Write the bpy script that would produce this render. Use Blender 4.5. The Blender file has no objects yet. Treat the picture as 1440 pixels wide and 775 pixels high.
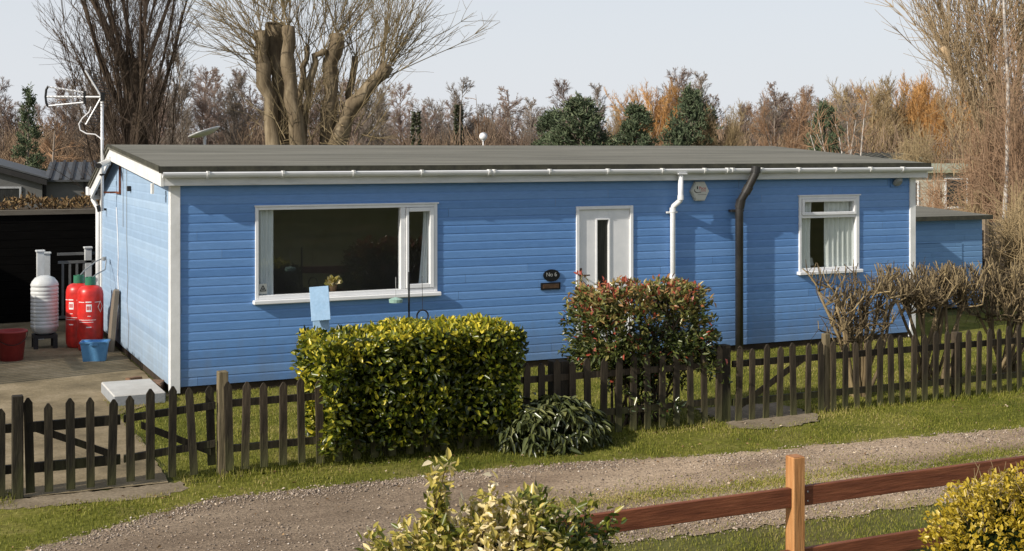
import bpy, bmesh, math, random
import numpy as np
from mathutils import Vector, Matrix
R = math.radians
rnd = random.Random(7)
rng = np.random.default_rng(11)
scene = bpy.context.scene
COL = scene.collection

# ------------------------------------------------------------------ camera maths (world axes follow the house: x along its front, y away, z up)
YAW = R(25.3); CC, SS = math.cos(YAW), math.sin(YAW)
CAM = (-2.90, -15.2, 2.79)
def P(px, py, Z):
    """real-world point at distance Z ahead of where the photographer stood"""
    a = (px - 720) / 1850; b = -(py - 213) / 1850
    return (CAM[0] + (a*CC + SS)*Z, CAM[1] + (-a*SS + CC)*Z, CAM[2] + b*Z)

# ------------------------------------------------------------------ object helpers
def link(o): COL.objects.link(o); return o
def tag(o, label=None, cat=None, group=None, kind=None):
    if label: o['label'] = label
    if cat: o['category'] = cat
    if group: o['group'] = group
    if kind: o['kind'] = kind
    return o
def thing(name, label, cat, loc=(0, 0, 0), rz=0, group=None):
    o = link(bpy.data.objects.new(name, None)); o.empty_display_size = .1
    o.location = loc; o.rotation_euler = (0, 0, rz)
    return tag(o, label, cat, group)
def wloc(o):
    v = Vector((0, 0, 0))
    while o is not None: v += o.location; o = o.parent
    return v
def fin(name, me, m, parent=None, world=True, smooth=False):
    if isinstance(m, (list, tuple)):
        for q in m: me.materials.append(q)
    elif m: me.materials.append(m)
    if smooth: me.polygons.foreach_set('use_smooth', [True]*len(me.polygons))
    o = link(bpy.data.objects.new(name, me))
    if parent is not None:
        o.parent = parent
        if world: o.location = -wloc(parent)
    return o
def obj(name, bm, m, parent=None, world=True, smooth=False):
    bmesh.ops.recalc_face_normals(bm, faces=bm.faces)
    me = bpy.data.meshes.new(name); bm.to_mesh(me); bm.free()
    return fin(name, me, m, parent, world, smooth)
def npm(name, V, Fs, m, parent=None, world=True, attr=None, smooth=False):
    """mesh from numpy: V (n,3), Fs list of (k,s) index arrays"""
    me = bpy.data.meshes.new(name)
    V = np.asarray(V, dtype=np.float32).reshape(-1, 3)
    me.vertices.add(len(V)); me.vertices.foreach_set('co', V.ravel())
    Fs = [np.asarray(f, dtype=np.int32) for f in Fs if len(f)]
    idx = np.concatenate([f.ravel() for f in Fs])
    tot = np.concatenate([np.full(len(f), f.shape[1], dtype=np.int32) for f in Fs])
    st = np.concatenate([[0], np.cumsum(tot)[:-1]]).astype(np.int32)
    me.loops.add(len(idx)); me.loops.foreach_set('vertex_index', idx)
    me.polygons.add(len(tot)); me.polygons.foreach_set('loop_start', st)
    me.update(calc_edges=True)
    if attr is not None:
        a = me.attributes.new('rnd', 'FLOAT', 'POINT')
        a.data.foreach_set('value', np.asarray(attr, dtype=np.float32))
    return fin(name, me, m, parent, world, smooth)
def copy_tree(o, parent=None):
    c = o.copy(); link(c)
    if parent is not None: c.parent = parent
    for ch in list(o.children): copy_tree(ch, c)
    return c

# ------------------------------------------------------------------ bmesh shapes
def box(bm, x0, x1, y0, y1, z0, z1, bev=0, M=None):
    vs = [bm.verts.new((x, y, z)) for z in (z0, z1) for y in (y0, y1) for x in (x0, x1)]
    fs = [bm.faces.new([vs[i] for i in q]) for q in ((0, 2, 3, 1), (4, 5, 7, 6), (0, 1, 5, 4), (2, 6, 7, 3), (0, 4, 6, 2), (1, 3, 7, 5))]
    if M is not None:
        for v in vs: v.co = M @ v.co
    if bev:
        es = list({e for f in fs for e in f.edges})
        bmesh.ops.bevel(bm, geom=es, offset=bev, segments=1, affect='EDGES', profile=.5)
def prism(bm, pts, a0, a1, axis='y'):
    def mk(p, a):
        return {'y': (p[0], a, p[1]), 'x': (a, p[0], p[1]), 'z': (p[0], p[1], a)}[axis]
    A = [bm.verts.new(mk(p, a0)) for p in pts]; B = [bm.verts.new(mk(p, a1)) for p in pts]
    bm.faces.new(A); bm.faces.new(B[::-1])
    n = len(pts)
    for i in range(n): bm.faces.new((A[i], B[i], B[(i+1) % n], A[(i+1) % n]))
def tube(bm, pts, r, seg=8, cap=True):
    pts = [Vector(p) for p in pts]; rs = r if isinstance(r, (list, tuple)) else [r]*len(pts)
    rings = []; a = None
    for i, p in enumerate(pts):
        t = (pts[min(i+1, len(pts)-1)] - pts[max(i-1, 0)]).normalized()
        if a is None: a = t.cross(Vector((0, 0, 1)) if abs(t.z) < .9 else Vector((1, 0, 0))).normalized()
        a = (a - t*a.dot(t)).normalized(); b = t.cross(a)
        rings.append([bm.verts.new(p + (a*math.cos(k*2*math.pi/seg) + b*math.sin(k*2*math.pi/seg))*rs[i]) for k in range(seg)])
    for A, B in zip(rings, rings[1:]):
        for k in range(seg): bm.faces.new((A[k], A[(k+1) % seg], B[(k+1) % seg], B[k]))
    if cap: bm.faces.new(rings[0][::-1]); bm.faces.new(rings[-1])
def lathe(bm, prof, c=(0, 0, 0), seg=24):
    rings = []
    for r, z in prof:
        rings.append([bm.verts.new((c[0]+r*math.cos(k*2*math.pi/seg), c[1]+r*math.sin(k*2*math.pi/seg), c[2]+z)) for k in range(seg)] if r > 1e-5 else [bm.verts.new((c[0], c[1], c[2]+z))])
    for A, B in zip(rings, rings[1:]):
        for k in range(seg):
            a, b = A[k % len(A)], A[(k+1) % len(A)]; d, e = B[k % len(B)], B[(k+1) % len(B)]
            f = [a]; 
            for q in (b, e, d):
                if q not in f: f.append(q)
            if len(f) > 2: bm.faces.new(f)
def NB(): return bmesh.new()
def text(name, s, size, M, m, parent, ext=.0008):
    cu = bpy.data.curves.new('tmp', 'FONT'); cu.body = s; cu.size = size; cu.extrude = ext; cu.align_x = 'CENTER'; cu.align_y = 'CENTER'
    t = bpy.data.objects.new('tmp', cu); link(t)
    me = bpy.data.meshes.new_from_object(t.evaluated_get(bpy.context.evaluated_depsgraph_get()))
    bpy.data.objects.remove(t); me.transform(M); me.name = name; me.materials.clear()
    return fin(name, me, m, parent)
FACE = Matrix.Rotation(R(90), 4, 'X')       # lettering upright, read from -y

# ------------------------------------------------------------------ materials
def mat(name, cols, scale=6, detail=6, stretch=(1, 1, 1), rough=.7, bump=0, bscale=None, spec=.3, fine=None, metal=0, attr=None, ramp=None, objvar=0, trans=0, dirt=None, along=None):
    """cols: list of linear colours mixed by noise (or by the mesh attribute 'rnd')"""
    m = bpy.data.materials.new(name); m.use_nodes = True; nt = m.node_tree; N = nt.nodes; L = nt.links
    bs = N['Principled BSDF']; bs.inputs['Roughness'].default_value = rough; bs.inputs['Metallic'].default_value = metal
    bs.inputs['Specular IOR Level'].default_value = spec
    tc = N.new('ShaderNodeTexCoord'); mp = N.new('ShaderNodeMapping'); mp.inputs['Scale'].default_value = stretch
    L.new(tc.outputs['Object'], mp.inputs['Vector'])
    nz = N.new('ShaderNodeTexNoise'); nz.inputs['Scale'].default_value = scale; nz.inputs['Detail'].default_value = detail; nz.inputs['Roughness'].default_value = .65
    L.new(mp.outputs[0], nz.inputs['Vector'])
    rp = N.new('ShaderNodeValToRGB'); e = rp.color_ramp.elements
    n = len(cols); pos = ramp or ([.5] if n == 1 else [.3 + .4*i/(n-1) for i in range(n)])
    while len(e) < n: e.new(.5)
    while len(e) > max(n, 1): e.remove(e[-1])
    for i, c in enumerate(cols): e[i].position = pos[i]; e[i].color = (*c, 1)
    if attr:
        at = N.new('ShaderNodeAttribute'); at.attribute_name = 'rnd'
        mx = N.new('ShaderNodeMath'); mx.operation = 'MULTIPLY_ADD'; mx.inputs[1].default_value = attr; 
        sb = N.new('ShaderNodeMath'); sb.operation = 'SUBTRACT'; sb.inputs[1].default_value = .5
        L.new(nz.outputs['Fac'], sb.inputs[0]); L.new(sb.outputs[0], mx.inputs[0]); L.new(at.outputs['Fac'], mx.inputs[2])
        L.new(mx.outputs[0], rp.inputs['Fac'])
    else: L.new(nz.outputs['Fac'], rp.inputs['Fac'])
    out = rp.outputs[0]
    if along:                                 # colour drifts along the lane
        sa = N.new('ShaderNodeSeparateXYZ'); L.new(tc.outputs['Object'], sa.inputs[0]); na = N.new('ShaderNodeTexNoise'); na.inputs['Scale'].default_value = 1.1; na.inputs['Detail'].default_value = 6; L.new(tc.outputs['Object'], na.inputs['Vector'])
        aa = N.new('ShaderNodeMath'); aa.operation = 'MULTIPLY_ADD'; aa.inputs[1].default_value = 4.0; L.new(na.outputs['Fac'], aa.inputs[0]); L.new(sa.outputs['X'], aa.inputs[2])
        ma = N.new('ShaderNodeMapRange'); ma.inputs[1].default_value = along[0]+2; ma.inputs[2].default_value = along[1]+2; ma.inputs[3].default_value = 1; ma.inputs[4].default_value = 0; L.new(aa.outputs[0], ma.inputs[0])
        xa = N.new('ShaderNodeMix'); xa.data_type = 'RGBA'; xa.blend_type = 'MULTIPLY'; xa.inputs[7].default_value = (*along[2], 1); L.new(ma.outputs[0], xa.inputs[0]); L.new(out, xa.inputs[6]); out = xa.outputs[2]
    if fine:                                  # second, finer noise multiplies the colour
        n2 = N.new('ShaderNodeTexNoise'); n2.inputs['Scale'].default_value = fine[0]; n2.inputs['Detail'].default_value = 3
        st2 = N.new('ShaderNodeMapping'); st2.inputs['Scale'].default_value = fine[2] if len(fine) > 2 else (1, 1, 1)
        L.new(tc.outputs['Object'], st2.inputs['Vector']); L.new(st2.outputs[0], n2.inputs['Vector'])
        mr = N.new('ShaderNodeMapRange'); mr.inputs[1].default_value = .25; mr.inputs[2].default_value = .75; mr.inputs[3].default_value = 1-fine[1]; mr.inputs[4].default_value = 1+fine[1]
        L.new(n2.outputs['Fac'], mr.inputs[0])
        mu = N.new('ShaderNodeVectorMath'); mu.operation = 'SCALE'; L.new(out, mu.inputs[0]); L.new(mr.outputs[0], mu.inputs['Scale']); out = mu.outputs[0]
    if objvar:
        oi = N.new('ShaderNodeObjectInfo'); mr = N.new('ShaderNodeMapRange'); mr.inputs[3].default_value = 1-objvar; mr.inputs[4].default_value = 1+objvar
        L.new(oi.outputs['Random'], mr.inputs[0]); mu = N.new('ShaderNodeVectorMath'); mu.operation = 'SCALE'; L.new(out, mu.inputs[0]); L.new(mr.outputs[0], mu.inputs['Scale']); out = mu.outputs[0]
    if dirt:
        sz_ = N.new('ShaderNodeSeparateXYZ'); L.new(tc.outputs['Object'], sz_.inputs[0]); nd = N.new('ShaderNodeTexNoise'); nd.inputs['Scale'].default_value = 5; nd.inputs['Detail'].default_value = 8
        md = N.new('ShaderNodeMapping'); md.inputs['Scale'].default_value = (1.6, 1.6, .35); L.new(tc.outputs['Object'], md.inputs['Vector']); L.new(md.outputs[0], nd.inputs['Vector'])
        ad = N.new('ShaderNodeMath'); ad.operation = 'MULTIPLY_ADD'; ad.inputs[1].default_value = -1.1; L.new(nd.outputs['Fac'], ad.inputs[0]); L.new(sz_.outputs['Z'], ad.inputs[2])
        dr = N.new('ShaderNodeMapRange'); dr.inputs[1].default_value = dirt[0]-.55; dr.inputs[2].default_value = dirt[1]-.55; dr.inputs[3].default_value = dirt[2]; dr.inputs[4].default_value = .03; L.new(ad.outputs[0], dr.inputs[0])
        dm = N.new('ShaderNodeMix'); dm.data_type = 'RGBA'; dm.inputs[7].default_value = (*(dirt[3] if len(dirt) > 3 else (.17, .16, .13)), 1); L.new(dr.outputs[0], dm.inputs[0]); L.new(out, dm.inputs[6]); out = dm.outputs[2]
    L.new(out, bs.inputs['Base Color'])
    if bump:
        nb = N.new('ShaderNodeTexNoise'); nb.inputs['Scale'].default_value = bscale or scale*4; nb.inputs['Detail'].default_value = 5
        L.new(mp.outputs[0], nb.inputs['Vector'])
        bp = N.new('ShaderNodeBump'); bp.inputs['Strength'].default_value = min(bump, 1); bp.inputs['Distance'].default_value = .01 if bump <= 1 else .01*bump
        L.new(nb.outputs['Fac'], bp.inputs['Height']); L.new(bp.outputs[0], bs.inputs['Normal'])
    if trans:                                 # thin leaf: some light comes through
        tl = N.new('ShaderNodeBsdfTranslucent'); L.new(out, tl.inputs['Color'])
        ms = N.new('ShaderNodeMixShader'); ms.inputs[0].default_value = trans
        L.new(bs.outputs[0], ms.inputs[1]); L.new(tl.outputs[0], ms.inputs[2]); L.new(ms.outputs[0], N['Material Output'].inputs['Surface'])
    return m
def glass(name, tint=(.82, .85, .85), f=1.0):
    m = bpy.data.materials.new(name); m.use_nodes = True; nt = m.node_tree; N = nt.nodes; L = nt.links; N.clear()
    o = N.new('ShaderNodeOutputMaterial'); t = N.new('ShaderNodeBsdfTransparent'); t.inputs[0].default_value = (*tint, 1)
    g = N.new('ShaderNodeBsdfGlossy'); g.inputs['Roughness'].default_value = .015; g.inputs[0].default_value = (.95, .97, 1, 1)
    lw = N.new('ShaderNodeLayerWeight'); lw.inputs[0].default_value = .5; pw_ = N.new('ShaderNodeMath'); pw_.operation = 'POWER'; pw_.inputs[1].default_value = 4
    mu = N.new('ShaderNodeMath'); mu.operation = 'MULTIPLY_ADD'; mu.inputs[1].default_value = .85; mu.inputs[2].default_value = .085*f; mu.use_clamp = True
    L.new(lw.outputs['Facing'], pw_.inputs[0])
    tc = N.new('ShaderNodeTexCoord'); nz = N.new('ShaderNodeTexNoise'); nz.inputs['Scale'].default_value = 1.7; nz.inputs['Detail'].default_value = 1
    bp = N.new('ShaderNodeBump'); bp.inputs['Strength'].default_value = .03; bp.inputs['Distance'].default_value = .05
    L.new(tc.outputs['Object'], nz.inputs['Vector']); L.new(nz.outputs['Fac'], bp.inputs['Height']); L.new(bp.outputs[0], g.inputs['Normal'])
    mx = N.new('ShaderNodeMixShader'); L.new(pw_.outputs[0], mu.inputs[0]); L.new(mu.outputs[0], mx.inputs[0]); L.new(t.outputs[0], mx.inputs[1]); L.new(g.outputs[0], mx.inputs[2]); L.new(mx.outputs[0], o.inputs[0])
    return m

M = {}
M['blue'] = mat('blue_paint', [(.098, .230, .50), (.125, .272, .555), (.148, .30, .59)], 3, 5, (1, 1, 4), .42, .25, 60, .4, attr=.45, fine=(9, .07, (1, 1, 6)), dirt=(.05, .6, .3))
M['litfadedblue'] = mat('sunlit_faded_blue_paint', [(.27, .385, .535), (.30, .42, .57), (.335, .455, .60)], 2.2, 6, (1, 1, 2), .55, .2, 60, .35, attr=.5, fine=(6, .06), dirt=(.05, .8, .4))  # gable blue: the glare of direct sun put into the colour, with some fading
M['white'] = mat('white_upvc', [(.70, .71, .72), (.80, .80, .80)], 5, 4, rough=.35, spec=.45)
M['paintwhite'] = mat('white_gloss_paint', [(.62, .62, .60), (.80, .80, .79)], 4, 6, rough=.5, bump=.1, bscale=50)
M['fascia'] = mat('fascia_paint', [(.52, .53, .53), (.66, .67, .67), (.72, .72, .72)], 2.5, 8, (1, 1, 5), .5)
M['gutter'] = mat('gutter_upvc', [(.66, .67, .68), (.80, .80, .80)], 3, 6, (.6, 1, 1), .4, spec=.4)
M['felt'] = mat('roof_felt', [(.115, .112, .090), (.165, .158, .128), (.215, .205, .170)], 1.5, 10, (.16, 2.0, 2), .9, .7, 90, fine=(2.2, .30, (.30, 6, 6)))
M['feltedge'] = mat('roof_felt_edge', [(.03, .03, .024), (.075, .072, .05)], 8, 6, rough=.95, bump=.4)
M['blackpipe'] = mat('black_plastic_pipe', [(.016, .015, .015), (.036, .033, .031)], 5, 5, rough=.42, spec=.5)
M['black'] = mat('black_plastic', [(.010, .010, .011), (.018, .018, .018)], 10, rough=.4)
M['castiron'] = mat('dark_painted_plate', [(.006, .007, .008), (.014, .014, .015)], 10, rough=.3)
M['brass'] = mat('tarnished_brass', [(.05, .03, .02), (.14, .085, .05)], 12, rough=.45, metal=.4)
M['steel'] = mat('galvanised_steel', [(.42, .42, .42), (.58, .58, .58)], 14, rough=.45, metal=.6)
M['alu'] = mat('aluminium_tube', [(.68, .68, .68), (.82, .82, .82)], 14, rough=.4, metal=.3)
M['rust'] = mat('rusty_bracket', [(.10, .03, .015), (.22, .07, .03)], 20, rough=.8)
M['cream'] = mat('cream_plastic', [(.52, .52, .46), (.60, .60, .55)], 8, rough=.45)
M['redink'] = mat('red_ink', [(.42, .05, .05), (.5, .07, .06)], 8, rough=.5)
M['greyink'] = mat('grey_ink', [(.22, .24, .24), (.3, .3, .3)], 8, rough=.5)
M['silverink'] = mat('silver_ink', [(.30, .31, .30), (.4, .4, .4)], 8, rough=.4)
M['whiteink'] = mat('white_ink', [(.72, .70, .70), (.8, .8, .8)], 8, rough=.5)
M['glass'] = glass('window_glass')
M['darkglass'] = mat('dark_reeded_glass', [(.018, .020, .020), (.045, .045, .042)], 40, 3, (1, 1, .1), .12, spec=.5)
M['curtain'] = mat('curtain_fabric', [(.78, .81, .83), (.88, .90, .90)], 7, 3, (6, 6, .4), .9)
M['net'] = mat('pale_curtain', [(.84, .85, .80), (.92, .92, .88)], 7, 3, (6, 6, .4), .9)
M['room'] = mat('room_wall', [(.34, .31, .28), (.46, .42, .38)], 1.4, 3, rough=.9)
M['roomfloor'] = mat('room_floor', [(.10, .075, .06), (.15, .115, .09)], 3, rough=.7)
M['brick'] = mat('plinth_brick', [(.13, .075, .045), (.25, .15, .09)], 14, 6, rough=.9, bump=.6, bscale=30)
M['plinth'] = mat('shaded_plinth', [(.022, .016, .011), (.055, .040, .026)], 6, 6, rough=.95)  # plinth darkened so its colour holds the shadow gap under the cladding
M['picket'] = mat('weathered_picket_wood', [(.016, .011, .007), (.036, .026, .017), (.066, .050, .032)], 5, 7, (5, 5, .7), .8, .6, 12, objvar=.45, fine=(60, .3, (1, 1, .06)), dirt=(.0, .32, .6, (.10, .105, .035)))
M['picketdark'] = mat('shaded_mossy_picket_wood', [(.009, .007, .005), (.020, .015, .010), (.042, .035, .02)], 5, 7, (5, 5, .7), .85, .6, 12, objvar=.4, fine=(60, .3, (1, 1, .06)), dirt=(.0, .30, .5, (.075, .08, .025)))  # moss and the gates' shade both put into this darker wood colour
M['postpale'] = mat('pale_post_wood', [(.10, .080, .045), (.20, .16, .095)], 5, 7, (5, 5, .7), .85, .5, 12, fine=(60, .3, (1, 1, .08)))
M['orange'] = mat('stained_post_timber', [(.25, .105, .034), (.42, .195, .070), (.52, .27, .11)], 4, 7, (6, 6, .6), .65, .35, 14, fine=(70, .22, (1, 1, .06)))
M['rail'] = mat('shaded_stained_rail_timber', [(.100, .030, .014), (.17, .055, .025), (.23, .082, .038)], 4, 7, (.6, 6, 6), .6, .35, 14, fine=(70, .25, (.06, 1, 1)))  # stain colour darkened to carry the shade on the rail faces
M['endgrain'] = mat('cut_timber_end', [(.28, .12, .05), (.42, .2, .09)], 30, rough=.8)
M['blackfence'] = mat('black_stained_boards', [(.0022, .0020, .0018), (.005, .0045, .004)], 6, 6, (.5, 4, 4), .9, .3, spec=.06)
M['coping'] = mat('weathered_coping_board', [(.10, .085, .065), (.17, .15, .12)], 5, 6, (.5, 5, 5), .85)
M['slat'] = mat('grey_weathered_slats', [(.13, .11, .085), (.24, .20, .155)], 5, 6, (5, 5, .6), .85)
M['balus'] = mat('grey_rail', [(.10, .10, .10), (.15, .15, .145)], 6, rough=.6)  # one mid-grey for rails and balusters
M['red'] = mat('red_gas_paint', [(.52, .016, .012), (.62, .025, .018)], 6, 5, rough=.36, spec=.5, fine=(13, .28), dirt=(.0, .5, .35, (.10, .05, .04)))
M['redbucket'] = mat('faded_red_plastic', [(.24, .03, .03), (.36, .05, .045)], 7, rough=.5)
M['green'] = mat('green_cap_paint', [(.03, .15, .085), (.05, .2, .12)], 9, rough=.4)
M['palegreen'] = mat('pale_green_plastic', [(.22, .36, .30), (.32, .46, .40)], 9, rough=.4)
M['tank'] = mat('white_ribbed_plastic', [(.46, .47, .46), (.62, .63, .63)], 5, 5, rough=.45)
M['crate'] = mat('blue_crate_plastic', [(.07, .20, .38), (.11, .27, .46)], 9, rough=.45)
M['cratein'] = mat('bright_blue_plastic', [(.10, .30, .62), (.14, .36, .7)], 9, rough=.4)
M['nest'] = mat('pale_blue_paint', [(.26, .42, .60), (.36, .52, .70)], 7, 6, rough=.6, fine=(40, .08))
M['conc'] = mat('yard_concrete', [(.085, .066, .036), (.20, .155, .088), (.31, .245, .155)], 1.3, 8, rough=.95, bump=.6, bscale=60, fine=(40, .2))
M['slab'] = mat('pale_concrete_step', [(.38, .37, .345), (.52, .51, .48)], 3, 8, rough=.9, bump=.4, bscale=50)
M['slabshade'] = mat('shaded_concrete_side', [(.22, .235, .25), (.30, .31, .32)], 3, 8, rough=.9, bump=.4, bscale=50)  # step's concrete again, with the shade of its sides put into the colour
M['ground'] = mat('rough_ground', [(.050, .052, .016), (.085, .090, .025), (.13, .11, .045)], .35, 8, rough=1, bump=.8, bscale=8, spec=.1, fine=(3, .3))
M['turf'] = mat('turf_soil', [(.06, .07, .012), (.14, .14, .026), (.23, .19, .07)], 1.1, 8, rough=1, bump=.9, bscale=25, spec=.08, fine=(22, .4))
M['dirt'] = mat('bare_trodden_earth', [(.17, .135, .09), (.27, .22, .155)], 3, 8, rough=1, bump=.5, bscale=40, spec=.1, fine=(35, .25))
M['track'] = mat('gravel_track', [(.235, .165, .110), (.385, .285, .195), (.54, .41, .285)], 1.0, 8, (.6, 1.6, 1), .95, 1.6, 70, spec=.15, fine=(55, .42), along=(.6, 3.4, (.62, .63, .64)))
M['stone'] = mat('gravel_stones', [(.14, .11, .085), (.28, .22, .17), (.48, .39, .30), (.74, .68, .60)], 2, 2, rough=.75, attr=.05, ramp=[.05, .4, .75, 1.0], spec=.3)
M['grass'] = mat('grass_blades', [(.070, .090, .010), (.17, .185, .023), (.29, .275, .050), (.46, .37, .16)], .9, 4, rough=.6, attr=.9, ramp=[.05, .4, .75, 1.0], spec=.25, trans=.25)
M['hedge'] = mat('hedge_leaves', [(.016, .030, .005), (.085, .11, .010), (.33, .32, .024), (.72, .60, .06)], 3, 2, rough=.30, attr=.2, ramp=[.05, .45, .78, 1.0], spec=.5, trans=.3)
M['hedgecore'] = mat('hedge_shadow_core', [(.006, .009, .003), (.012, .016, .005)], 9, rough=1, spec=0)  # near-black filler core: shade inside the foliage put into its colour
M['photinia'] = mat('photinia_leaves', [(.035, .052, .014), (.115, .135, .035), (.30, .25, .085), (.32, .07, .042)], 3, 2, rough=.26, attr=.2, ramp=[.05, .42, .7, .95], spec=.55, trans=.15)
M['laurel'] = mat('laurel_leaves', [(.040, .052, .016), (.09, .105, .034), (.17, .175, .06)], 3, 2, rough=.27, attr=.2, ramp=[.1, .5, .9], spec=.55, trans=.08)
M['bush'] = mat('variegated_bush_leaves', [(.045, .070, .010), (.19, .205, .025), (.58, .46, .11), (.86, .74, .50)], 3, 2, rough=.34, attr=.2, ramp=[.05, .4, .72, 1.0], spec=.5, trans=.3)
M['privet'] = mat('golden_privet_leaves', [(.12, .10, .010), (.34, .25, .020), (.56, .41, .035), (.72, .56, .14)], 3, 2, rough=.38, attr=.2, ramp=[.05, .4, .78, 1.0], spec=.45, trans=.32)
M['stem'] = mat('bush_stems', [(.05, .035, .022), (.11, .08, .05)], 14, rough=.85)
M['pruned'] = mat('pruned_stems', [(.055, .040, .023), (.15, .11, .058), (.33, .25, .13)], 9, 5, rough=.75, attr=.5, ramp=[.1, .5, .95])
M['bark'] = mat('willow_bark', [(.075, .055, .037), (.165, .128, .082), (.28, .225, .15)], 2.5, 8, (2.5, 2.5, .5), .95, 1.0, 9, spec=.1)
M['darkbark'] = mat('dark_poplar_bark', [(.045, .032, .024), (.095, .07, .05)], 3, 8, (3, 3, .6), .95, .6, 9, spec=.1)
M['darktwig'] = mat('dark_poplar_twigs', [(.080, .058, .045), (.15, .115, .088)], .5, 3, rough=.9, spec=.1)
M['shoot'] = mat('willow_shoots', [(.19, .145, .080), (.31, .245, .145)], .5, 3, rough=.8, spec=.15)
M['tanshoot'] = mat('tan_willow_shoots', [(.28, .20, .115), (.42, .32, .20)], .5, 3, rough=.8, spec=.1)
M['cutwood'] = mat('fresh_cut_wood', [(.27, .17, .085), (.40, .28, .16), (.52, .40, .26)], 7, rough=.85)
M['birchbark'] = mat('birch_bark', [(.16, .12, .10), (.45, .41, .37), (.55, .52, .48)], 5, 5, (1, 1, 3), .8)
M['t_grey'] = mat('grey_brown_twigs', [(.20, .165, .135), (.31, .26, .215)], .3, 3, rough=1, spec=0, objvar=.22)  # far twig colours lightened: distance haze is put into the colour
M['t_mauve'] = mat('mauve_birch_twigs', [(.22, .16, .13), (.32, .245, .205)], .3, 3, rough=1, spec=0, objvar=.2)
M['t_rust'] = mat('russet_twigs', [(.28, .17, .10), (.39, .25, .155)], .3, 3, rough=1, spec=0, objvar=.2)
M['t_orange'] = mat('orange_willow_twigs', [(.42, .23, .09), (.56, .33, .13)], .3, 3, rough=1, spec=0, objvar=.18)
M['t_olive'] = mat('olive_twigs', [(.28, .205, .115), (.39, .30, .17)], .3, 3, rough=1, spec=0, objvar=.2)
M['scrub'] = mat('scrub_twigs', [(.165, .12, .088), (.25, .18, .125), (.35, .25, .165)], .25, 4, rough=1, spec=0, attr=.3, ramp=[.1, .5, .95])
M['needle'] = mat('pine_needles', [(.050, .068, .038), (.10, .13, .07), (.17, .19, .11)], 1.5, 4, rough=.8, attr=.4, ramp=[.1, .5, .95], spec=.2)  # needles lightened as well, carrying distance haze in their colour
M['ivy'] = mat('ivy_leaves', [(.05, .055, .03), (.09, .10, .055)], 2, 3, rough=.7, attr=.3, ramp=[.1, .9])
M['redtwig'] = mat('red_birch_twigs', [(.25, .155, .095), (.38, .26, .17)], .5, 3, rough=.9, spec=.1)
M['vanwall'] = mat('caravan_grey_cladding', [(.105, .105, .10), (.135, .135, .13)], 3, rough=.6)
M['vanroof'] = mat('caravan_roof_sheet', [(.055, .058, .062), (.085, .09, .095)], 3, rough=.6)
M['vancream'] = mat('caravan_cream_panel', [(.40, .37, .29), (.50, .47, .38)], 2, rough=.6)
M['vangreen'] = mat('caravan_pale_roof', [(.25, .26, .17), (.33, .33, .24)], 3, rough=.7)
M['vandark'] = mat('dark_trim', [(.018, .017, .017), (.03, .028, .027)], 4, rough=.6)
M['hedgebrown'] = mat('brown_beech_leaves', [(.075, .045, .022), (.15, .095, .045), (.23, .16, .075)], 3, rough=.8, attr=.3, ramp=[.1, .5, .95], spec=.15)
M['shedblue'] = mat('shed_blue_paint', [(.135, .265, .48), (.165, .315, .54)], 3, 5, (1, 1, 4), .6, .2, 60, attr=.9)
M['deadleaf'] = mat('dry_leaves', [(.14, .075, .03), (.30, .19, .09), (.55, .46, .34)], 4, rough=.8, attr=.2, ramp=[.1, .5, .95])
M['tanfence'] = mat('tan_fence_boards', [(.15, .11, .075), (.27, .215, .155)], 4, 6, (4, 4, .6), .9)
M['pinkpetal'] = mat('pink_petal', [(.6, .16, .16), (.7, .25, .22)], 9, rough=.6)

# ------------------------------------------------------------------ cladding: shiplap boards with a rebate, cut round openings
def clad(name, u0, u1, z0, top, openings, mp, m, parent, h=.104, dep=.0075, zmax=None):
    """top: function z -> (umin, umax) or None; mp(u, off, z) -> point"""
    V, F, A = [], [], []
    z = z0; row = 0
    while z < zmax - 1e-4:
        br = [z, z + .30*h, z + .74*h, z + h]
        of = {0: 0, 1: 0, 2: 0, 3: -dep}
        zs = sorted(set(br + [q for o in openings for q in o[2:4] if z < q < z+h] + ([zmax] if z < zmax < z+h else [])))
        def off(q):
            for i in range(3):
                if br[i] - 1e-6 <= q <= br[i+1] + 1e-6:
                    t = (q - br[i])/(br[i+1]-br[i]); return of[i]*(1-t) + of[i+1]*t
            return 0
        a = .5; jts = sorted(u0 + (row*1.37 + k_*3.1 + rnd.random()*.9) % (u1-u0) for k_ in range(max(1, int((u1-u0)/5.2)))); tones = [rnd.random()*.34+.33 for _ in range(9)]
        for za, zb in zip(zs, zs[1:]):
            if zb > zmax + 1e-6: continue
            zm = (za+zb)/2
            ops = sorted([o for o in openings if o[2] < zm < o[3]])
            ua0, ua1 = top(za) if top else (u0, u1); ub0, ub1 = top(zb) if top else (u0, u1)
            segs = []; cur = (ua0, ub0)
            for o in ops: segs.append((cur, (o[0], o[0]))); cur = (o[1], o[1])
            segs.append((cur, (ua1, ub1)))
            if not top:
                cut = []
                for (s0, s1) in segs:
                    c = s0
                    for jx in jts:
                        if c[0]+.1 < jx < s1[0]-.1: cut.append((c, (jx-.0012, jx-.0012))); c = (jx+.0012, jx+.0012)
                    cut.append((c, s1))
                segs = cut
            for (s0, s1) in segs:
                a = tones[sum(1 for jx in jts if jx < s0[0]+.01) % 9]; n = len(V); oa, ob = off(za), off(zb)
                V += [mp(s0[0], oa, za), mp(s1[0], oa, za), mp(s1[1], ob, zb), mp(s0[1], ob, zb)]; A += [a]*4; F.append((n, n+1, n+2, n+3))
                if abs(zb - br[3]) < 1e-6:      # the lip of the board above
                    n = len(V); V += [mp(s0[1], ob, zb), mp(s1[1], ob, zb), mp(s1[1], 0, zb), mp(s0[1], 0, zb)]; A += [a]*4; F.append((n, n+1, n+2, n+3))
        z += h; row += 1
    return npm(name, V, [F], m, parent, attr=A)

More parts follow.
